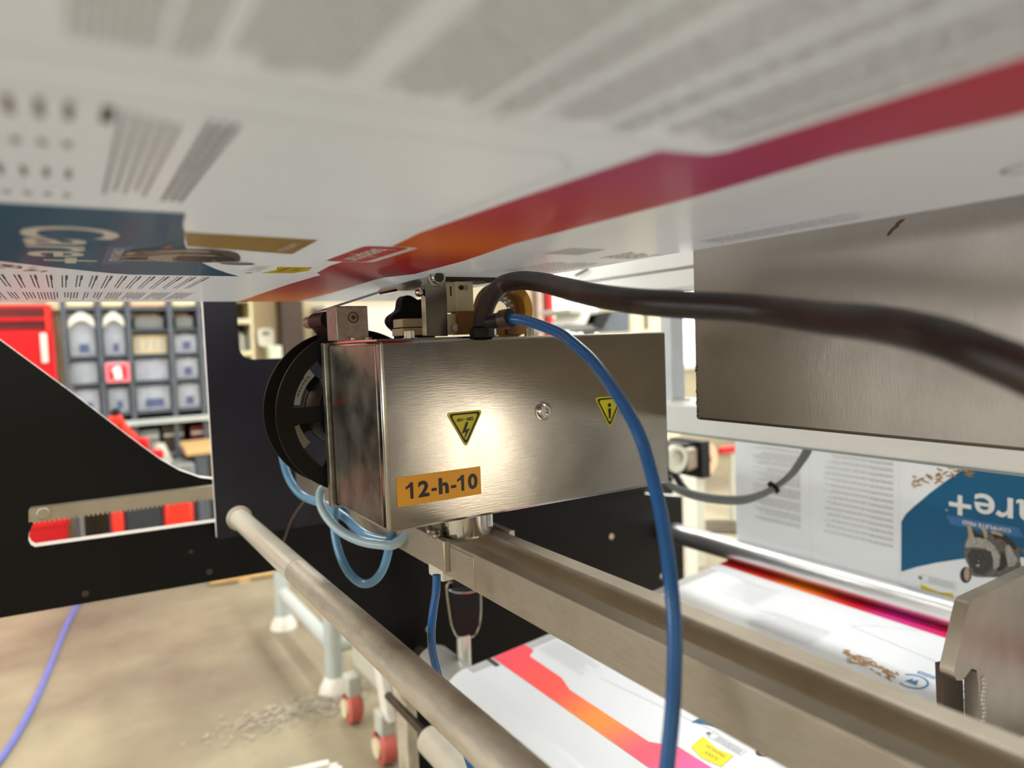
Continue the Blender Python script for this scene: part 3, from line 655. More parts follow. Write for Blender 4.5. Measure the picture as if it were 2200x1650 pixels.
# amber guard wheel
wx, wz = C(1076, 668, .86)
rO, rI = .039, .027
plate([circ(wx, wz, rO, 60), circ(wx, wz, rI, 48)], .84, .868).obj('guard_ring', amber, AP, .001)
plate([circ(wx, wz, .0255, 48), circ(wx, wz, .014, 30)], .858, .866).obj('knurled_wheel', polished, AP, .001)
for k in range(16):
    a = 2*PI*k/16; G().cyl((wx+.02*math.cos(a), .855, wz+.02*math.sin(a)), (wx+.02*math.cos(a), .858, wz+.02*math.sin(a)), .002, 8).obj('wheel_pin', polished, AP)
blk_('amber_bracket', brownpad, (1090, 690), (1130, 719), .835, .03)
for px, Y in ((879, .79), (1056, .79)):
    c = C(px, 712, Y); G().cyl((c[0], Y, bz1+.002), (c[0], Y, bz1+.0115), .0062, 6).obj('hex_screw', polished, AP, .0006)
    G().cyl((c[0], Y, bz1+.001), (c[0], Y, bz1+.003), .0085, 20).obj('washer', polished, AP)
for px in (1132, 1142):
    c = C(px, 710, .85); G().cyl((c[0], .85, bz1), (c[0], .85, bz1+.016), .004, 14).obj('stud', polished, AP)
# fittings for cable and hose
f0 = at(1035, 700, D=.86)
G().cyl((f0.x, f0.y, bz1), (f0.x, f0.y, bz1+.012), .015, 6).obj('cable_gland', blackplastic, AP, .001)
h0 = at(1050, 692, D=.80); h1 = at(1095, 684, D=.78)
G().cyl(h0, h1, .0085, 20).obj('hose_fitting', blackplastic, AP, .001)
G().cyl(h0+(h1-h0)*.62, h1+(h1-h0)*.05, .0108, 20).obj('release_collar', blackrubber, AP, .001)
# hook bolt on the face
c = at(1167, 883, Y=by0)
G().lathe((c.x, by0, c.z), (0, -1, 0), [(0, .0118), (.0012, .0118), (.0014, .0100), (.0045, .0094), (.0065, .0075), (.0065, .0042), (.003, .0040), (.003, 0)], 30).obj('button_bolt', polished, AP)
# stickers
YS = by0-.0006
def decal(name, mt, outl, Y=YS, par=AP):
    return plate([outl] if not isinstance(outl[0][0], tuple) else outl, Y, Y+.0003).obj(name, mt, par)
def S(px, py): v = at(px, py, Y=by0); return (v.x, v.z)
lab = decal('orange_label', orange, [(.3046, -.1795), (.4112, -.1795), (.4112, -.1465), (.3046, -.1465)])
lab['label'] = 'orange label reading 12-h-10'
def glyph(ch, u0, u1, parent):
    x0_, x1_ = .3150+.0915*u0, .3150+.0915*u1; zb9, hh = -.1722, .0186
    if ch == '1':
        w9 = x1_-x0_; pts = [(x1_, zb9), (x1_, zb9+hh), (x1_-.0030, zb9+hh), (x0_+.0030, zb9+hh*.83), (x0_, zb9+hh*.75), (x0_, zb9+hh*.60), (x1_-.0038, zb9+hh*.72), (x1_-.0038, zb9)]
        vs, fs = flat([pts]); V9 = [(v.x, v.y) for v in vs]
    elif ch == '-': V9 = [(x0_, zb9+.0050), (x1_, zb9+.0050), (x1_, zb9+.0083), (x0_, zb9+.0083)]; fs = [(0, 1, 2, 3)]
    else:
        vs, fs = text2d(ch, .03, .0011); a9, b9 = min(v.x for v in vs), max(v.x for v in vs); c9_, d9 = min(v.y for v in vs), max(v.y for v in vs)
        V9 = [(x0_+(v.x-a9)/(b9-a9)*(x1_-x0_), zb9+(v.y-c9_)/(d9-c9_)*hh) for v in vs]
    g9 = G(); g9.add([(x, YS-.0003, z) for x, z in V9], fs); return g9
gl = G()
for ch, a9, b9 in (('1', .0, .10), ('2', .165, .315), ('-', .345, .418), ('h', .445, .585), ('-', .615, .69), ('1', .705, .805), ('0', .86, 1.0)):
    g9 = glyph(ch, a9, b9, lab); gl.add(g9.v, g9.f)
gl.obj('lettering', black, lab, smooth=0)
def tri(x0, x1, zt, zb_, r):
    P_ = [(x0, zt), (x1, zt), ((x0+x1)/2, zb_)]; o_ = []
    cxm, czm = (x0+x1)/2, (2*zt+zb_)/3
    for i in range(3):
        p = Vector(P_[i]); a = (Vector(P_[i-1])-p).normalized(); b = (Vector(P_[(i+1) % 3])-p).normalized()
        for t_ in (0, .25, .5, .75, 1):
            o_.append(tuple(p+a*r*(1-t_)**2+b*r*t_**2))
    return o_
def shrink(tr, c, f): return [(c[0]+(x-c[0])*f, c[1]+(z-c[1])*f) for x, z in tr]
def warning(x0, x1, zt, zb_, kind):
    T = tri(x0, x1, zt, zb_, .006); c = ((x0+x1)/2, (2*zt+zb_)/3)
    s = decal('warning_sticker', yellow, T)
    s['label'] = 'yellow high voltage triangle' if kind == 'volt' else 'yellow information triangle'
    plate([shrink(T, c, .88), shrink(T, c, .74)], YS-.0004, YS-.0001).obj('black_border', black, s)
    W, Hh = x1-x0, zt-zb_
    if kind == 'volt':
        b = [(.50, .30), (.38, .60), (.49, .56), (.42, .80), (.60, .47), (.49, .51), (.57, .30)]
        b = [(x0+W*(.02+u), zt-Hh*v) for u, v in b]
        plate([b], YS-.0004, YS-.0001).obj('bolt_symbol', black, s)
        vs, fs = text2d('220V - 110V', .0050, .00022, 'CENTER')
        G().add([(c[0]-v.x*.86, YS-.0004, zt-.0078-v.y) for v in vs], fs).obj('lettering', black, s)
    else:
        plate([circ(c[0], zt-.0115, .0026, 20)], YS-.0004, YS-.0001).obj('dot', black, s)
        plate([[(c[0]-.0024, zt-.016), (c[0]+.0024, zt-.016), (c[0]+.0014, zt-.0265), (c[0]+.0018, zt-.029), (c[0]-.0018, zt-.029), (c[0]-.0014, zt-.0265)]], YS-.0004, YS-.0001).obj('stroke', black, s)
warning(.3690, .4175, -.0795, -.1225, 'volt')
warning(.5850, .6335, -.0775, -.1205, 'info')
# post and clamp under the box
G().lathe((.4265, .815, -.243), (0, 0, 1), [(0, 0), (0, .031), (.003, .0335), (.0355, .0335)], 48).obj('post', polished, AP)
cl = G().box(.380, .389, .790, .884, -.2802, -.2405).obj('clamp_plate', rail_steel, AP, .0015)
G().box(.4655, .4735, .775, .85, -.262, -.2395).obj('rear_clamp_plate', rail_steel, AP, .0015)
g = G()
for k in range(9): g.sph((.3835+random.uniform(-.002, .002), .815+.004*k*.8, -.2395+.003*math.sin(k*1.7)), .0055, 10, 7)
g.obj('weld_bead', alu, AP)
G().box(.3870, .4035, .728, .789, -.2840, -.2475).obj('cover_plate', rail_steel, AP, .0006)
G().box(.3865, .409, .812, .853, -.2990, -.2805).obj('white_foot', whiteplastic, AP, .002)
# clamp handle below the post
hy = 1.34; hx = at(993, 1300, Y=hy).x
HD = thing('clamp_handle', (hx, hy, -.9), 'black handle with chrome rim on a chrome stem below the rails', 'handle')
def hpt(px, py): v = at(px, py, Y=hy); return (v.x, v.z)
G().prism([hpt(962, 1262), hpt(1028, 1258), hpt(1026, 1340), hpt(1012, 1364), hpt(984, 1366), hpt(970, 1345)], hy-.012, hy+.012).obj('grip', blackplastic, HD, .004, 3)
G().tube(smoothpath([Vector((hpt(px, py)[0], hy-.006, hpt(px, py)[1])) for px, py in ((1029, 1262), (1030, 1310), (1025, 1345), (1012, 1366), (985, 1369), (970, 1347), (962, 1305), (957, 1262), (960, 1252), (968, 1248))]), .0019, 8).obj('chrome_rim', polished, HD)
G().tube(smoothpath([Vector((hpt(px, py)[0], hy-.014, hpt(px, py)[1])) for px, py in ((960, 1264), (975, 1269), (1000, 1269), (1020, 1264), (1028, 1260))]), .0018, 8).obj('lip', polished, HD)
G().box(hpt(968, 1240)[0], hpt(1014, 1240)[0], hy-.008, hy+.008, hpt(990, 1262)[1], hpt(990, 1150)[1]).obj('neck', blackplastic, HD, .002)
G().cyl((hpt(996, 1368)[0], hy, hpt(996, 1362)[1]), (hpt(996, 1368)[0]-.003, hy, -.95), .0150, 24).obj('chrome_stem', chrome, HD)

# ------------------------------------------------------------------ tape reel behind the box
def RC(px, py, Y): v = at(px, py, Y=Y); return (v.x, v.z)
RLX, RLZ, RR = None, None, None
YF = .952
lx_ = RC(592, 878, YF)[0]; tz = RC(762, 708, YF)[1]; bz = RC(762, 1058, YF)[1]
RR = (tz-bz)/2; RLZ = (tz+bz)/2; RLX = lx_+RR
RE = thing('tape_reel', (RLX, .985, bz), 'black spoked reel of tape beside the steel box', 'reel')
def disc(y0, y1, name, rot=0):
    ol = [circ(RLX, RLZ, RR, 96)]
    for k in range(6):
        a0, a1 = rot+60*k+8, rot+60*k+52; ri, ro = RR*.50, RR*.80
        inner_ = circ(RLX, RLZ, ri, 10, a0+4, a1-4); outer_ = circ(RLX, RLZ, ro, 14, a0-1, a1+1)
        ol.append(inner_+outer_[::-1])
    ol.append(circ(RLX, RLZ, RR*.12, 24))
    return plate(ol, y0, y1).obj(name, blackplastic, RE, .0008)
disc(YF, YF+.004, 'front_flange', 0)
disc(YF+.068, YF+.072, 'rear_flange', 18)
G().lathe((RLX, YF+.004, RLZ), (0, 1, 0), [(0, RR*.12), (0, RR*.46), (.064, RR*.46), (.064, RR*.12)], 48).obj('core', blackplastic, RE)
G().lathe((RLX, YF+.006, RLZ), (0, 1, 0), [(0, RR*.46), (0, RR*.49), (.06, RR*.49), (.06, RR*.46)], 48).obj('tape_winding', blackplastic, RE)
lbl = plate([circ(RLX, RLZ, RR*.56, 10, 128, 172)+circ(RLX, RLZ, RR*.82, 10, 128, 172)[::-1]], YF+.0665, YF+.0675).obj('paper_label', mat('label_paper', (196, 192, 182), .6), RE)
g = G()
for j in range(5):
    r1 = RR*(.60+.04*j)
    for k in range(7):
        if random.random() < .8: 
            a = 134+4.8*k; g2 = circ(RLX, RLZ, r1, 2, a, a+3.4)+circ(RLX, RLZ, r1+RR*.016, 2, a, a+3.4)[::-1]
            g.add([(x, YF+.0660, z) for x, z in g2], [tuple(range(6))])
tag(g.obj('label_lettering', ink_dark, lbl), kind='stuff')
lbl2 = plate([circ(RLX, RLZ, RR*.60, 10, 196, 222)+circ(RLX, RLZ, RR*.80, 10, 196, 222)[::-1]], YF+.0665, YF+.0675).obj('paper_label', mat('tan_label_paper', (150, 138, 116), .6), RE)
# ribbon from the reel over the roller to the film
YT9 = .983
pp = [Vector((RLX-RR*.52, YT9, RLZ+RR*.10)), Vector((xr_-.0125, YT9, zr_-.001)), Vector((xr_-.009, YT9, zr_+.009)), Vector((xr_-.0045, YT9, zr_+.0118))]
c9 = at(845, 620, Y=YT9-.03); c8 = at(955, 600, Y=YT9-.03)
pp2 = [Vector((xr_-.0045, YT9, zr_+.0122)), Vector((c9.x, YT9, c9.z)), Vector((c8.x, YT9, min(c8.z, .0825)))]
g = G()
for A9, B9 in zip(pp2[:-1], pp2[1:]):
    if (A9-B9).length < 1e-4: continue
    g.add([A9+Vector((0, -.03, 0)), B9+Vector((0, -.03, 0)), B9+Vector((0, .03, 0)), A9+Vector((0, .03, 0)),
           A9+Vector((0, -.03, .0006)), B9+Vector((0, -.03, .0006)), B9+Vector((0, .03, .0006)), A9+Vector((0, .03, .0006))],
          [(0, 3, 2, 1), (4, 5, 6, 7), (0, 1, 5, 4), (1, 2, 6, 5), (2, 3, 7, 6), (3, 0, 4, 7)])
tag(g.obj('tape_ribbon', darkred), 'dark red tape running from the reel up to the film', 'tape')

# ------------------------------------------------------------------ cables and hoses
def hose(name, pts, r, mt, label, cat, n=14):
    P_ = [at(px, py, D=d) for px, py, d in pts]
    return tag(G().tube(smoothpath(P_), r, n).obj(name, mt), label, cat)
hose('power_cable', [(1034, 708, .855), (1038, 680, .86), (1052, 642, .865), (1080, 612, .865), (1115, 603, .84), (1160, 606, .79), (1210, 618, .73), (1282, 635, .65), (1373, 648, .585), (1485, 656, .545), (1590, 662, .515), (1671, 671, .49), (1788, 686, .445), (1897, 698, .40), (2021, 727, .365), (2110, 760, .34), (2200, 797, .325), (2330, 860, .31), (2500, 960, .30)], .0108, blackrubber, 'thick black cable arching over the box towards the right edge', 'cable', 20)
hose('air_hose', [(1085, 684, .785), (1120, 687, .77), (1161, 699, .75), (1206, 718, .725), (1236, 741, .70), (1270, 772, .68), (1297, 806, .66), (1324, 845, .64), (1348, 884, .625), (1370, 926, .61), (1387, 972, .60), (1403, 1030, .585), (1419, 1100, .57), (1432, 1175, .555), (1442, 1260, .54), (1449, 1345, .53), (1449, 1430, .52), (1446, 1510, .51), (1438, 1600, .50), (1428, 1690, .49), (1410, 1800, .48)], .0056, blue, 'bright blue air hose hanging in front of the steel box', 'hose', 16)
hose('air_hose', [(938, 1235, .80), (937, 1270, .80), (931, 1310, .80), (927, 1350, .80), (928, 1390, .80), (936, 1430, .80), (950, 1480, .80), (975, 1540, .80), (1010, 1640, .80), (1050, 1760, .80)], .0047, blue, 'blue air hose hanging from the white foot under the rails', 'hose')
hose('air_hose', [(600, 930, 1.25), (608, 985, 1.22), (622, 1030, 1.2), (650, 1065, 1.18), (700, 1085, 1.15), (740, 1110, 1.12), (790, 1150, 1.08), (850, 1160, 1.04), (905, 1130, 1.03)], .0066, paleblue, 'light blue hose leaving the bottom of the reel', 'hose')
hose('air_hose', [(760, 1010, 1.1), (715, 1036, 1.06), (690, 1055, 1.05), (690, 1085, 1.04), (706, 1115, 1.03), (735, 1143, 1.02), (775, 1162, 1.01), (820, 1170, 1.0), (850, 1168, 1.0), (900, 1130, 1.02)], .0066, mat('highlit_blue_hose', (176, 200, 214), .28, 0, .05, 20, coat=.5), 'blue hose paled by a painted highlight, looped forward below the end of the box', 'hose')  # white highlight along this hose is put into its colour
hose('air_hose', [(722, 1060, 1.12), (718, 1130, 1.1), (728, 1185, 1.09), (748, 1228, 1.08), (775, 1252, 1.07), (800, 1250, 1.06), (820, 1228, 1.05), (832, 1195, 1.04), (838, 1160, 1.04), (850, 1110, 1.05)], .0062, paleblue, 'light blue hose hanging in the lowest loop under the box', 'hose')
hose('air_hose', [(735, 1080, 1.16), (748, 1115, 1.14), (765, 1140, 1.12), (800, 1158, 1.08), (845, 1170, 1.04), (880, 1150, 1.02)], .0058, blue, 'darker blue hose tucked behind the looped pale one', 'hose')
hose('wire', [(655, 1075, 1.30), (640, 1095, 1.32), (625, 1120, 1.35), (614, 1150, 1.38), (600, 1190, 1.42)], .0018, mat('brown_wire', (96, 78, 64), .5), 'thin brown wire between the rod and the hoses', 'wire', 8)
for k, off in enumerate((0, 1)):
    d = 9*off
    hose('signal_cable', [(1405, 1015, 1.75), (1440, 1040+d*.5, 1.7), (1480, 1056+d, 1.66), (1530, 1067+d, 1.62), (1590, 1070+d, 1.56), (1630, 1062+d*.6, 1.52), (1662, 1048+d*.3, 1.5), (1695, 1022+d*.4, 1.46), (1718, 990+d, 1.45), (1732+d, 960, 1.44), (1738+d, 900, 1.44)], .0055, cablegrey, 'grey signal cable sagging under the white beam, ' + ('upper of the pair' if off == 0 else 'lower of the pair'), 'cable')
c = at(1663, 1049, D=1.5); tag(G().lathe((c.x-.006, c.y+.0, c.z), (1, -.5, .9), [(0, .012), (0, .0145), (.008, .0145), (.008, .012)], 18).obj('cable_tie', blackplastic), 'black cable tie round the two grey cables', 'cable tie')

# ------------------------------------------------------------------ steel panel, beams, bracket (right)
PX = .75
PN = thing('machine_guard', (PX+.02, .2, -.121), 'large brushed steel panel at the right with a worn scratch', 'panel')
yE = at(1490, 700, X=PX).y
G().box(PX, PX+.045, -.45, yE, -.1195, .40).obj('panel', panel_steel, PN, .004, 3)
G().box(PX-.0015, PX, -.45, yE-.01, -.1185, -.1155).obj('lower_seam', dark_steel, PN)
def PZ(px, py): v = at(px, py, X=PX); return (v.y, v.z)
g = G(); o_ = [PZ(*p) for p in ((1945, 470), (1939, 476), (1932, 482), (1929, 488), (1920, 494), (1914, 502), (1906, 508), (1908, 499), (1916, 490), (1922, 486), (1926, 478), (1935, 472))]
g.prism(o_, PX-.0006, PX, 'x').obj('worn_scratch', mat('rust_brown', (84, 60, 34), .7), PN)
g = G()
for k in range(26):
    yy, zz = yE-.002-random.random()*.004, -.115+random.random()*.11
    g.sph((PX, yy, zz), random.uniform(.0006, .0016), 6, 4)
g.obj('edge_nicks', dark_steel, PN)
BM = thing('cross_beam', (1.18, .6, -.21), 'long white painted crossbeam under the steel panel', 'beam')
G().box(1.10, 1.25, -.4, 1.52, -.209, -.148).obj('beam', beamwhite, BM, .003)
G().box(1.098, 1.1005, -.4, 1.52, -.209, -.205).obj('bottom_lip', beamgrey, BM)
BM = thing('cross_beam', (1.18, .6, .10), 'upper white beam with a grey groove between cable and film', 'beam')
G().box(1.10, 1.25, -.4, 1.52, .0985, .135).obj('lower_rail', beamwhite, BM, .002)
G().box(1.106, 1.24, -.4, 1.52, .135, .1405).obj('groove', beamgrey, BM)
G().box(1.10, 1.25, -.4, 1.52, .1405, .30).obj('upper_rail', beamwhite, BM, .002)
d0 = at(1236, 592, X=1.09); d1 = at(1262, 578, X=1.09)
G().cyl(d0, d1, .003, 8).obj('seam_wire', blackplastic, BM)
# thick bracket right foreground
YK = .50
K = lambda px, py: (at(px, py, Y=YK).x, at(px, py, Y=YK).z)
BR = thing('bracket', (1.1, .51, -.72), 'thick rounded steel bracket at the lower right edge', 'bracket')
o1 = [K(2082, 1298), K(2088, 1290), K(2200, 1236), K(2420, 1130), K(2420, 1560), K(2300, 1622), K(2104, 1622), K(2104, 1560), K(2102, 1470), K(2098, 1440), K(2088, 1436), K(2068, 1462), K(2056, 1462), K(2049, 1450), K(2052, 1430)]
plate([o1], YK, YK+.019).obj('arm', mat('bracket_steel', (182, 172, 156), .42, 1, .08, 24, .1, dirt=((160, 150, 136), 9, .5, .8)), BR, .004, 3)
plate([[K(2058, 1440), K(2100, 1430), K(2106, 1612), K(2064, 1612)]], YK+.02, YK+.03).obj('rear_plate', dark_steel, BR, .001)
g = G()
for k in range(16):
    v = K(2112+2*math.sin(k), 1458+k*9); g.sph((v[0], YK, v[1]), .0048, 10, 6, (1, .6, .8))
g.obj('weld_bead', polished, BR)

# ------------------------------------------------------------------ rollers
XCR, ZCR, RCR = 1.435, -.557, .0285
RO = thing('roller', (XCR, .6, ZCR-RCR), 'shiny chrome roller in the fold of the lower film', 'roller')
G().cyl((XCR, -.25, ZCR), (XCR, 1.490, ZCR), RCR, 48).obj('barrel', chrome, RO, .003)
G().cyl((XCR, 1.488, ZCR), (XCR, YP, ZCR), .010, 20).obj('shaft', dark_steel, RO)
XC2 = .655; ZC2 = -.6655+.085*(XC2-.6296)-.046; RC2 = .045
RO = thing('roller', (XC2, .6, ZC2-RC2), 'pale roller carrying the near end of the lower film', 'roller')
G().cyl((XC2, -.25, ZC2), (XC2, 1.44, ZC2), RC2, 40).obj('barrel', mat('pale_roller', (178, 176, 168), .4, .5), RO, .004)
G().cyl((XC2, 1.44, ZC2), (XC2, YP, ZC2), .014, 20).obj('shaft', dark_steel, RO)
c3 = at(912, 1592, Y=1.30)
RO = thing('roller', (c3.x, .6, c3.z-.032), 'matt white roller at the bottom below the rod', 'roller')
XC3, ZC3 = c3.x+.012, c3.z
G().cyl((XC3, -.25, ZC3), (XC3, 1.30, ZC3), .030, 40).obj('barrel', mat('ivory_roller', (206, 200, 184), .4, .2), RO, .006)
G().cyl((XC3, 1.30, ZC3), (XC3, YP, ZC3), .009, 20).obj('shaft', dark_steel, RO)

# ------------------------------------------------------------------ printed film
YE = 1.290
SL = .085
def zl(x): return -.6655+SL*(x-.6296)
# lower film: comes down vertically, round the chrome roller, then runs towards the camera
prof = [(XCR+RCR+.001, .45), (XCR+RCR+.001, -.2), (XCR+RCR+.001, ZCR)]
sa = math.atan(SL)
for k in range(1, 13):
    a = (PI/2+sa)*0+ (PI/2-0)*k/12 ; a = (PI/2)*k/12+sa*k/12
    prof.append((XCR+(RCR+.001)*math.cos(a), ZCR-(RCR+.001)*math.sin(a)))
xe, ze = prof[-1]
RB = RC2+.001
px_ = XC2-math.sin(sa)*0
prof2 = []
for k in range(0, 13):
    a = PI/2+sa+(PI/2-sa)*k/12
    prof2.append((XC2+RB*math.cos(a), ZC2+RB*math.sin(a)))
zoff = ze-(prof2[0][1]+(xe-prof2[0][0])*SL)
prof += [(xe+(prof2[0][0]-xe)*k/8, ze+(prof2[0][1]-ze)*k/8) for k in range(1, 8)]+prof2+[(XC2-RB, ZC2-.15), (XC2-RB, -1.15)]
S2 = (ze-prof2[0][1])/(xe-prof2[0][0])
def zlow(x): return ze+(x-xe)*S2
LW = thing('printed_film', (1.0, .55, -1.1), 'lower printed white film running under the rails and round the chrome roller', 'film')
G().sheet(prof, -.25, YE, 2).obj('film', sheet, LW, smooth=60)
UP = thing('printed_film', (-.3, .45, .0836), 'upper printed white film overhead with care lettering and a colour band', 'film')
ZW = .0836
prof = [(-1.6, ZW), (-.8, ZW), (-.2, ZW), (.2, ZW), (.538, ZW)]+[(.538+.02*math.sin(a), ZW+.02-.02*math.cos(a)) for a in [PI/2*k/8 for k in range(1, 9)]]+[(.558, .7)]
G().sheet(prof, -.10, YE, 2).obj('film', film, UP, smooth=60)

# mapping of the print: u along world y, v up the bag
E1, E2 = .0004, .0007
def m_up(Y, v, l=0): return (v-.018, Y, ZW-.0004-.00015*l)
def m_sheet(Y, v, l=0): return (XCR+RCR+.001-.0004-.00015*l, Y, -.322-v)
def m_low(Y, v, l=0): x = 1.04-v; return (x, Y, zlow(x)+.0005+.00015*l)
def put(g, mp, vs, fs, l=0):
    return g.add([mp(a, b, l) for a, b in vs], fs)
def poly(mp, outl, name, mt, par, l=0):
    vs, fs = flat([outl]); g = G(); put(g, mp, [(v.x, v.y) for v in vs], fs, l)
    return g.obj(name, mt, par, smooth=0)
def lettering(mp, txt, Yc_, v0, size, width, name, mt, par, l=1, bold=0., shear=0.):
    vs, fs = text2d(txt, size, bold); xs9 = [v.x for v in vs]; a, b = min(xs9), max(xs9); k = width/(b-a)
    g = G(); put(g, mp, [(Yc_+(v.x-a)*k+v.y*shear, v0+v.y) for v in vs], fs, l); return g.obj(name, mt, par, smooth=0)
def textlines(mp, g, v0, v1, ya, yb, pitch, th, rag=.02, ragend='b', gap=.0022, l=0, word=(.004, .016)):
    v = v0
    while v < v1:
        a, b = ya, yb
        if ragend == 'b': b -= random.random()**2*rag
        elif ragend == 'a': a += random.random()**2*rag
        y = a
        while y < b:
            e = min(b, y+random.uniform(*word)); g.add([mp(y, v, l), mp(e, v, l), mp(e, v+th, l), mp(y, v+th, l)], [(0, 1, 2, 3)]); y = e+gap
        v += pitch
def line(mp, g, a, b, th=.0006, l=0):
    a, b = Vector(a), Vector(b); n = (b-a).normalized(); n = Vector((-n.y, n.x))*th/2
    g.add([mp(*(a-n), l), mp(*(b-n), l), mp(*(b+n), l), mp(*(a+n), l)], [(0, 1, 2, 3)])

BLUEP = [(.474, .085), (.515, .089), (.553, .095), (.60, .101), (.653, .110), (.70, .122), (.74, .137), (.78, .153), (.82, .172), (.852, .190), (.851, .083), (.842, .066), (.826, .048), (.81, .032), (.793, .014), (.765, -.012), (.735, -.038), (.70, -.062), (.66, -.082), (.61, -.10), (.55, -.112), (.474, -.118)]
def furry(o_, amp=.003, n=5):
    out_ = []
    for a, b in zip(o_, o_[1:]+o_[:1]):
        a, b = Vector(a), Vector(b); nn_ = Vector((-(b-a).y, (b-a).x)).normalized()
        for k in range(n): out_.append(tuple(a+(b-a)*(k/n)+nn_*random.uniform(-amp, amp)*(.3+.7*(k % 2))))
    return out_
def A_(cx, cy):
    p = at(2000+cx/6.6, 1050+cy/6.6, X=XCR+RCR+.001); return (p.y, -.322-p.z)
def animal(mp, par):
    # furry animal, feet towards the lettering and round ear on the far side
    q_ = lambda L_: [A_(*p) for p in L_]
    a = poly(mp, furry(q_([(560, 640), (680, 655), (740, 660), (800, 640), (850, 600), (900, 592), (1000, 620), (1060, 660), (1160, 740), (1230, 830), (1330, 850), (1450, 880), (1460, 910), (1330, 905), (1250, 890), (1270, 1010), (1290, 1120), (1220, 1220), (1080, 1260), (900, 1260), (700, 1255), (600, 1240), (545, 1120), (500, 1030), (480, 950), (465, 830), (490, 750), (525, 680)]), .0014), 'animal_picture', ink_fur, par, 2)
    poly(mp, furry(q_([(595, 575), (680, 640), (740, 660), (760, 700), (640, 690), (570, 680)]), .0006), 'dark_belly', ink_furdark, a, 3)
    poly(mp, furry(q_([(830, 600), (900, 590), (1000, 620), (1060, 660), (1160, 740), (1230, 830), (1200, 870), (1100, 790), (1000, 710), (900, 700)]), .0008), 'dark_back', ink_furdark, a, 3)
    poly(mp, furry(q_([(530, 690), (640, 680), (800, 720), (910, 820), (980, 950), (970, 1090), (900, 1150), (890, 1000), (850, 900), (760, 840), (600, 830), (490, 830)]), .001), 'pale_chest', mat('pale_fur_ink', (178, 172, 164), rough=.4, var=.35, scale=260), a, 3)
    poly(mp, furry(q_([(520, 930), (590, 850), (700, 860), (850, 880), (885, 1000), (860, 1140), (770, 1225), (640, 1210), (560, 1090)]), .001), 'dark_face', mat('face_fur_ink', (62, 58, 58), rough=.4, var=.6, scale=220), a, 4)
    poly(mp, furry(q_([(1000, 890), (1055, 930), (1080, 1090), (1000, 1160), (930, 1170), (985, 1050)]), .0006), 'dark_stripe', ink_furdark, a, 4)
    poly(mp, furry(q_([(1060, 800), (1120, 800), (1200, 950), (1250, 1010), (1180, 1090), (1100, 1110), (1075, 950)]), .001), 'pale_flank', mat('pale_fur_ink', (178, 172, 164)), a, 4)
    def ell(cx, cy, rx, ry, n=22): return q_([(cx+rx*math.cos(2*PI*k/n), cy+ry*math.sin(2*PI*k/n)) for k in range(n)])
    poly(mp, ell(497, 1222, 82, 115), 'ear', ink_furdark, a, 5); poly(mp, ell(516, 1210, 40, 96), 'inner_ear', mat('inner_ear_ink', (186, 160, 136), .4), a, 6)
    poly(mp, ell(668, 1035, 26, 26, 14), 'eye', black, a, 6); poly(mp, ell(680, 1026, 8, 6, 8), 'eye_glint', ink_white, a, 7)
    poly(mp, ell(672, 1085, 26, 18, 10), 'pale_spot', ink_light, a, 6)
    pw = mat('paw_ink', (184, 164, 132), rough=.4, var=.15)
    poly(mp, q_([(515, 495), (545, 490), (575, 540), (600, 620), (620, 690), (540, 700), (530, 600)]), 'paw', pw, a, 5)
    poly(mp, q_([(700, 545), (735, 528), (780, 565), (805, 620), (800, 700), (770, 700), (745, 620)]), 'paw', pw, a, 5)
    poly(mp, q_([(845, 600), (900, 592), (1000, 625), (1035, 665), (1000, 672), (930, 645), (870, 640)]), 'paw', pw, a, 5)
def oats(mp, par, ya, yb, va, vb, n=34):
    g = G()
    for k in range(n):
        y = random.uniform(ya, yb); v = va+(vb-va)*(y-ya)/(yb-ya)+random.gauss(0, .007); a = random.uniform(-.9, .9); L_, W_ = random.uniform(.005, .010), .0019
        pts = [(L_*math.cos(t), W_*math.sin(t)) for t in [2*PI*i/8 for i in range(8)]]
        g.add([mp(y+p[0]*math.cos(a)-p[1]*math.sin(a), v+p[0]*math.sin(a)+p[1]*math.cos(a), 2+k*.02) for p in pts], [tuple(range(8))])
    tag(g.obj('oat_picture', ink_oat, par, smooth=0), kind='stuff')
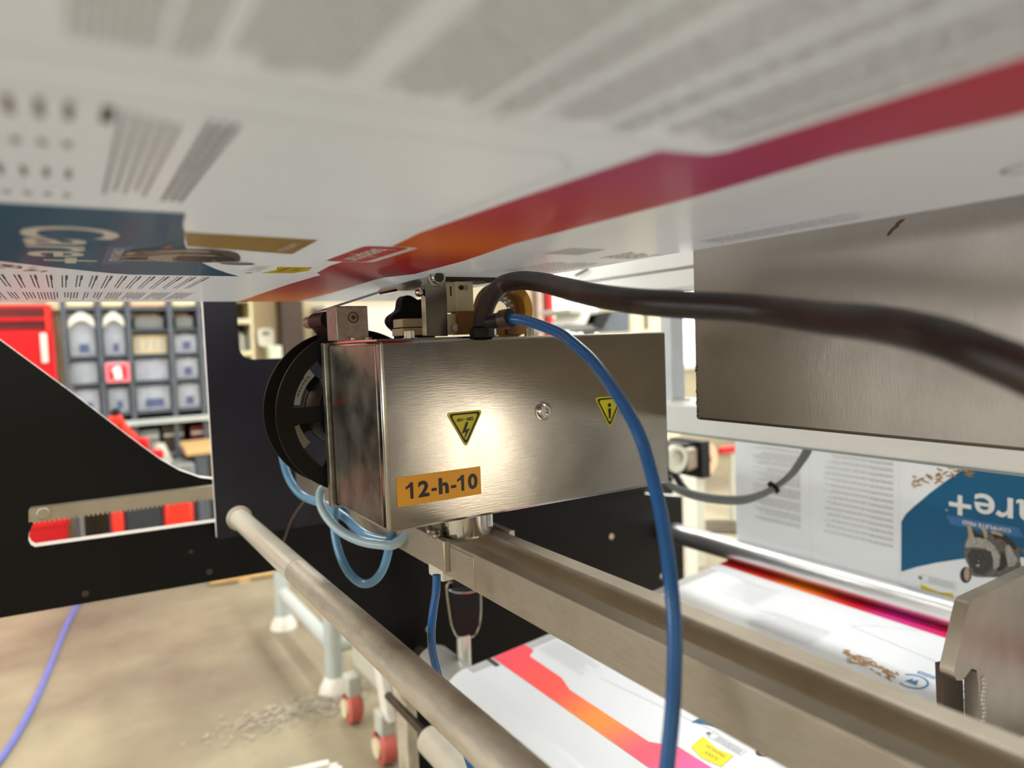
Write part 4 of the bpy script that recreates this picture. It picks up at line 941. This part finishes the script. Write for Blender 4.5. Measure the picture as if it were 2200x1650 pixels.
def front(mp, par, gold=True):
    poly(mp, BLUEP, 'blue_field', ink_blue, par, 0)
    lettering(mp, 'Care+', .545, 0, .080, .210, 'care_lettering', ink_white, par, 1, .0009)
    lettering(mp, 'R', .758, .040, .006, .004, 'small_mark', ink_white, par, 1)
    lb_ = poly(mp, [(.632, .052), (.760, .052), (.752, .069), (.624, .069)], 'light_blue_tab', ink_label, par, 1)
    lettering(mp, 'COMPLETE FEED', .645, .057, .0095, .085, 'tab_lettering', ink_white, lb_, 2, .0002)
    oats(mp, par, .70, .83, -.055, .0)
    if gold:
        gl = poly(mp, [(.546, .094), (.556, .190), (.646, .194), (.618, .105)], 'gold_tab', ink_gold, par, 1)
        lettering(mp, 'CHINCHILLA', .575, .176, .010, .055, 'gold_tab_lettering', ink_white, gl, 2, .0002)
    animal(mp, par)
    yl = poly(mp, [(.742, .240), (.748, .206), (.775, .212), (.812, .204), (.806, .238), (.776, .246)], 'yellow_tab', ink_yellow, par, 1)
    lettering(mp, 'SUPER', .757, .228, .009, .026, 'yellow_tab_lettering', mat('ochre_ink', (150, 130, 30), .4), yl, 2)
    lettering(mp, 'PREMIUM', .755, .215, .009, .036, 'yellow_tab_lettering', mat('ochre_ink', (150, 130, 30), .4), yl, 2)
    g = G()
    for a, b in (((.742, .184), (.808, .184)), ((.742, .199), (.808, .199)), ((.742, .184), (.742, .199)), ((.808, .184), (.808, .199))): line(mp, g, a, b, .0005)
    textlines(mp, g, .187, .197, .746, .796, .004, .0014, 0, gap=.001, word=(.002, .006)); put(g, mp, circ(.812, .192, .004, 12), [tuple(range(12))], 1)
    tag(g.obj('small_badge', ink_grey, par, smooth=0), kind='stuff')
def sidebar(mp, par, va, vb, mt1=ink_grey):
    g = G(); v = va
    while v < vb:
        textlines(mp, g, v, v+.0055, .868, 1.035, .0035, .0014, .03, 'b', l=0)
        textlines(mp, g, v+.0035, v+.0040, .868, .92, .0035, .0022, 0, 'n', l=1)
        v += .0135
    tag(g.obj('text_column', mt1, par, smooth=0), kind='stuff')
    g = G(); v = va
    while v < vb:
        n = random.choice((2, 3, 5, 7)); textlines(mp, g, v, v+.0035*n, 1.095, 1.235, .0035, .0016, .05, 'b'); v += .0035*n+.005
    tag(g.obj('text_column', mt1, par, smooth=0), kind='stuff')
    g = G()
    for y in (1.068, .856): line(mp, g, (y, va-.05), (y, vb+.2), .0006)
    g.obj('fold_line', ink_faint, par, smooth=0)

# upper film
front(m_up, UP)
sidebar(m_up, UP, -.60, .16, ink_dark)
BUP = [(-.09, .280), (.113, .280), (.235, .283), (.243, .279), (.247, .252), (.37, .250), (.502, .250), (.58, .259), (.727, .254), (.80, .262), (.822, .273), (.945, .269), (1.289, .274), (1.289, .374), (1.098, .372), (.869, .356), (.836, .358), (.791, .376), (.657, .370), (.532, .352), (.327, .350), (.216, .340), (.143, .350), (-.09, .352)]
poly(m_up, BUP, 'colour_band', band_up, UP, 0)
lg = poly(m_up, rrect(.575, .690, .2345, .2845, .008), 'logo_border', ink_white, UP, 1)
poly(m_up, rrect(.578, .687, .236, .276, .007), 'logo_field', ink_red, lg, 2)
lettering(m_up, 'beaphar', .590, .248, .030, .086, 'logo_lettering', ink_white, lg, 3, .0006)
g = G()
for (xa, xb, e) in ((.006, .026, .224), (.030, .040, .229), (.045, .080, .224), (.092, .128, .228), (.134, .150, .238), (.156, .182, .230), (.188, .204, .234), (.210, .238, .226), (.243, .256, .226)):
    xa += .018; xb += .018
    textlines(m_up, g, xa, xb, -.08, e, .0027, .0013, 0 if xa < .03 else .012, 'b', gap=.0016, word=(.004, .014))
tag(g.obj('small_print', ink_light, UP, smooth=0), kind='stuff')
g = G()
for k, v in enumerate((.040, .0445, .049, .0535, .058)): textlines(m_up, g, v, v+.0005, .283+.002*k, .425+random.uniform(-.01, .012), .01, .0016, 0, 'n', gap=.0012, word=(.005, .014))
tag(g.obj('text_lines', ink_grey, UP, smooth=0), kind='stuff')
g = G()
for v in (.068, .0722, .0764): textlines(m_up, g, v, v+.0005, .283, .440, .01, .0022, 0, 'n', gap=.0014, word=(.005, .014))
put(g, m_up, [(.280, .034), (.300, .034), (.300, .038), (.280, .038)], [(0, 1, 2, 3)])
tag(g.obj('bold_text_lines', ink_dark, UP, smooth=0), kind='stuff')
g = G()
for k in range(9):
    v = .026-.0085*k
    for (a, b, th) in ((.280, .302, .0028), (.333, .341, .0032), (.380, .400, .0022), (.438, .445, .003)):
        put(g, m_up, [(a, v), (b, v), (b, v-th), (a, v-th)], [(0, 1, 2, 3)])
tag(g.obj('table_print', ink_grey, UP, smooth=0), kind='stuff')
g = G()
for a, b in (((.271, -.02), (.271, .215)), ((.271, .215), (.291, .236)), ((.291, .236), (.470, .237)), ((.470, .237), (.474, .112)), ((.240, -.02), (.240, .262))): line(m_up, g, a, b, .0007)
tag(g.obj('die_line', ink_light, UP, smooth=0), kind='stuff')
g = G()
textlines(m_up, g, .508, .540, .30, .47, .0048, .0013, .05, 'a')
textlines(m_up, g, .485, .486, .34, .47, .005, .0008, .01, 'a')
for k in range(26): put(g, m_up, [(.54, .420+.0016*k), (.585, .420+.0016*k), (.585, .4206+.0016*k+random.random()*.0005), (.54, .4206+.0016*k)], [(0, 1, 2, 3)])
textlines(m_up, g, .50, .545, .55, .60, .006, .003, .02, 'a'); textlines(m_up, g, .47, .54, .64, .74, .006, .002, .02, 'a')
tag(g.obj('small_print', ink_grey, UP, smooth=0), kind='stuff')
g = G(); P3 = [(.17+.001*0, .44)]
pp = smoothpath([Vector((.185, .455, 0)), Vector((.196, .458, 0)), Vector((.203, .468, 0)), Vector((.196, .480, 0)), Vector((.19, .474, 0)), Vector((.182, .490, 0)), Vector((.17, .50, 0)), Vector((.16, .53, 0))], 6)
for a, b in zip(pp[:-1], pp[1:]): line(m_up, g, (a.x, a.y), (b.x, b.y), .002)
g.obj('outline_drawing', ink_dark, UP, smooth=0)

# lower film: vertical part
front(m_sheet, LW, gold=False)
sidebar(m_sheet, LW, -.12, .145, ink_light)
# horizontal part
front(m_low, LW, gold=True)
def m_flat(Y, X, l=0): return (X, Y, zlow(X)+.0005+.00015*l)
poly(m_flat, [(-.2, .716), (1.289, .721), (1.289, .800), (1.252, .800), (1.238, .780), (1.12, .777), (1.075, .763), (.86, .763), (.82, .788), (-.2, .79)], 'colour_band', band_lo, LW, 1)
poly(m_flat, [(1.262, .66), (1.2895, .66), (1.2895, 1.36), (1.262, 1.36)], 'grey_edge_strip', ink_light, LW, 0)
poly(m_flat, [(1.250, .706), (1.2895, .706), (1.2895, .716), (1.250, .716)], 'register_mark', ink_dark, LW, 2)
poly(m_flat, [(-.2, 1.372), (1.289, 1.396), (1.289, 1.434), (-.2, 1.434)], 'colour_band', band_far, LW, 1)
oats(lambda Y, v, l=0: m_flat(Y, v, l), LW, .71, .82, 1.20, 1.215, 60)
g = G()
textlines(m_flat, g, 1.19, 1.265, .88, 1.04, .005, .0018, .05, 'b'); textlines(m_flat, g, .81, .86, 1.10, 1.25, .0045, .0016, .03, 'a')
textlines(m_flat, g, 1.26, 1.36, 1.07, 1.2, .006, .0014, .05, 'b')
tag(g.obj('small_print', ink_faint, LW, smooth=0), kind='stuff')
g = G()
for a, b in (((.76, 1.39), (.85, 1.335)), ((.85, 1.335), (.868, 1.315)), ((.868, 1.315), (.66, 1.29)), ((1.07, .83), (.80, .86))): line(m_flat, g, a, b, .0008)
tag(g.obj('die_line', ink_light, LW, smooth=0), kind='stuff')
for cy, cx9 in ((.682, 1.206), (.622, 1.212)):
    g = G(); ring = circ(cy, cx9, .024, 30, 30, 300)+circ(cy, cx9, .021, 30, 30, 300)[::-1]
    vs, fs = flat([ring]); put(g, m_flat, [(v.x, v.y) for v in vs], fs, 2)
    put(g, m_flat, [(cy-.010, cx9-.008), (cy+.010, cx9-.008), (cy+.004, cx9+.008), (cy, cx9), (cy-.004, cx9+.010)], [(0, 1, 2, 3, 4)], 2)
    textlines(m_flat, g, cx9+.030, cx9+.042, cy-.02, cy+.015, .006, .003, .01, 'b', l=1, gap=.001)
    g.obj('round_emblem', ink_label, LW, smooth=0)

# ------------------------------------------------------------------ motor and rolls right of the box
YM = 1.75
M2 = lambda px, py: (at(px, py, Y=YM).x, at(px, py, Y=YM).z)
MO = thing('roller_motor', (M2(1470, 1025)[0], YM, M2(1470, 1025)[1]), 'black and silver motor with a round collar under the white beam', 'motor')
a, b = M2(1440, 1022), M2(1500, 950)
G().box(a[0]-.1, b[0], YM-.0, YM+.12, a[1], b[1]).obj('housing', blackplastic, MO, .004)
cx, cz = M2(1446, 985)
G().lathe((cx, YM, cz), (0, -1, 0), [(0, .045), (.02, .045), (.02, .03), (.008, .028), (.008, 0)], 30).obj('collar', palegrey, MO)
a, b = M2(1466, 1012), M2(1492, 958)
G().box(a[0], b[0], YM-.02, YM, a[1], b[1]).obj('silver_cover', alu, MO, .01)
a, b = M2(1494, 1026), M2(1511, 945)
G().box(a[0], b[0], YM-.03, YM+.12, a[1], b[1]).obj('flange', blackplastic, MO, .002)
a = M2(1455, 1040); G().tube(smoothpath([Vector((a[0]-.02, YM, a[1]+.05)), Vector((a[0], YM-.02, a[1])), Vector((a[0]+.03, YM-.02, a[1]-.03))]), .012, 10).obj('plug', blackplastic, MO)
G().box(M2(1420, 1040)[0]-.05, M2(1445, 1040)[0], YM, YM+.05, -1.29, M2(1440, 1025)[1]).obj('motor_post', navypaint, MO)
c = at(1533, 985, Y=2.8)
t = thing('paper_roll', (c.x, c.y, c.z-.1), 'large beige paper roll behind the motor', 'paper roll')
G().lathe((c.x-.06, 2.8, c.z), (0, 1, 0), [(0, .03), (0, .095), (.5, .095), (.5, .03)], 40).obj('roll', kraft, t, .004)
G().lathe((c.x-.06, 2.79, c.z), (0, 1, 0), [(0, .02), (0, .032), (.52, .032), (.52, .02)], 24).obj('core_tube', brown, t)
G().box(c.x-.1, c.x-.02, 2.85, 3.25, ZF, c.z-.096).obj('cradle', palegrey, t, .006)
c = at(1565, 967, Y=3.4)
t = thing('red_bar', (c.x, 3.4, ZF), 'short red bar on a post behind the paper roll', 'bar')
G().box(c.x-.06, c.x+.09, 3.4, 3.44, c.z-.022, c.z+.022).obj('bar', red, t, .004); G().box(c.x+.04, c.x+.07, 3.41, 3.43, ZF, c.z-.022).obj('post', palegrey, t)
c = at(1487, 1200, Y=2.6)
t = thing('floor_post', (c.x, 2.6, ZF), 'off-white square post right of the dark plate edge', 'post')
G().box(c.x-.045, c.x+.04, 2.6, 2.68, ZF, -.70).obj('post', whiteplastic, t, .004); G().box(c.x-.07, c.x+.07, 2.57, 2.71, ZF, ZF+.012).obj('foot_plate', grey, t)
# coiled hose and clutter on the floor to the right
c = at(1560, 1150, Z=-1.27)
t = thing('coiled_cable', (c.x, c.y, ZF), 'coil of dark cable lying on the floor behind the vertical film', 'cable')
for k in range(3):
    g = G(); R9 = .16+.035*k; g.tube([(c.x+R9*math.cos(a), c.y+R9*math.sin(a)*1.1, ZF+.014+.02*k) for a in [2*PI*i/28 for i in range(29)]], .011, 8, False); g.obj('coil', dark_steel, t)
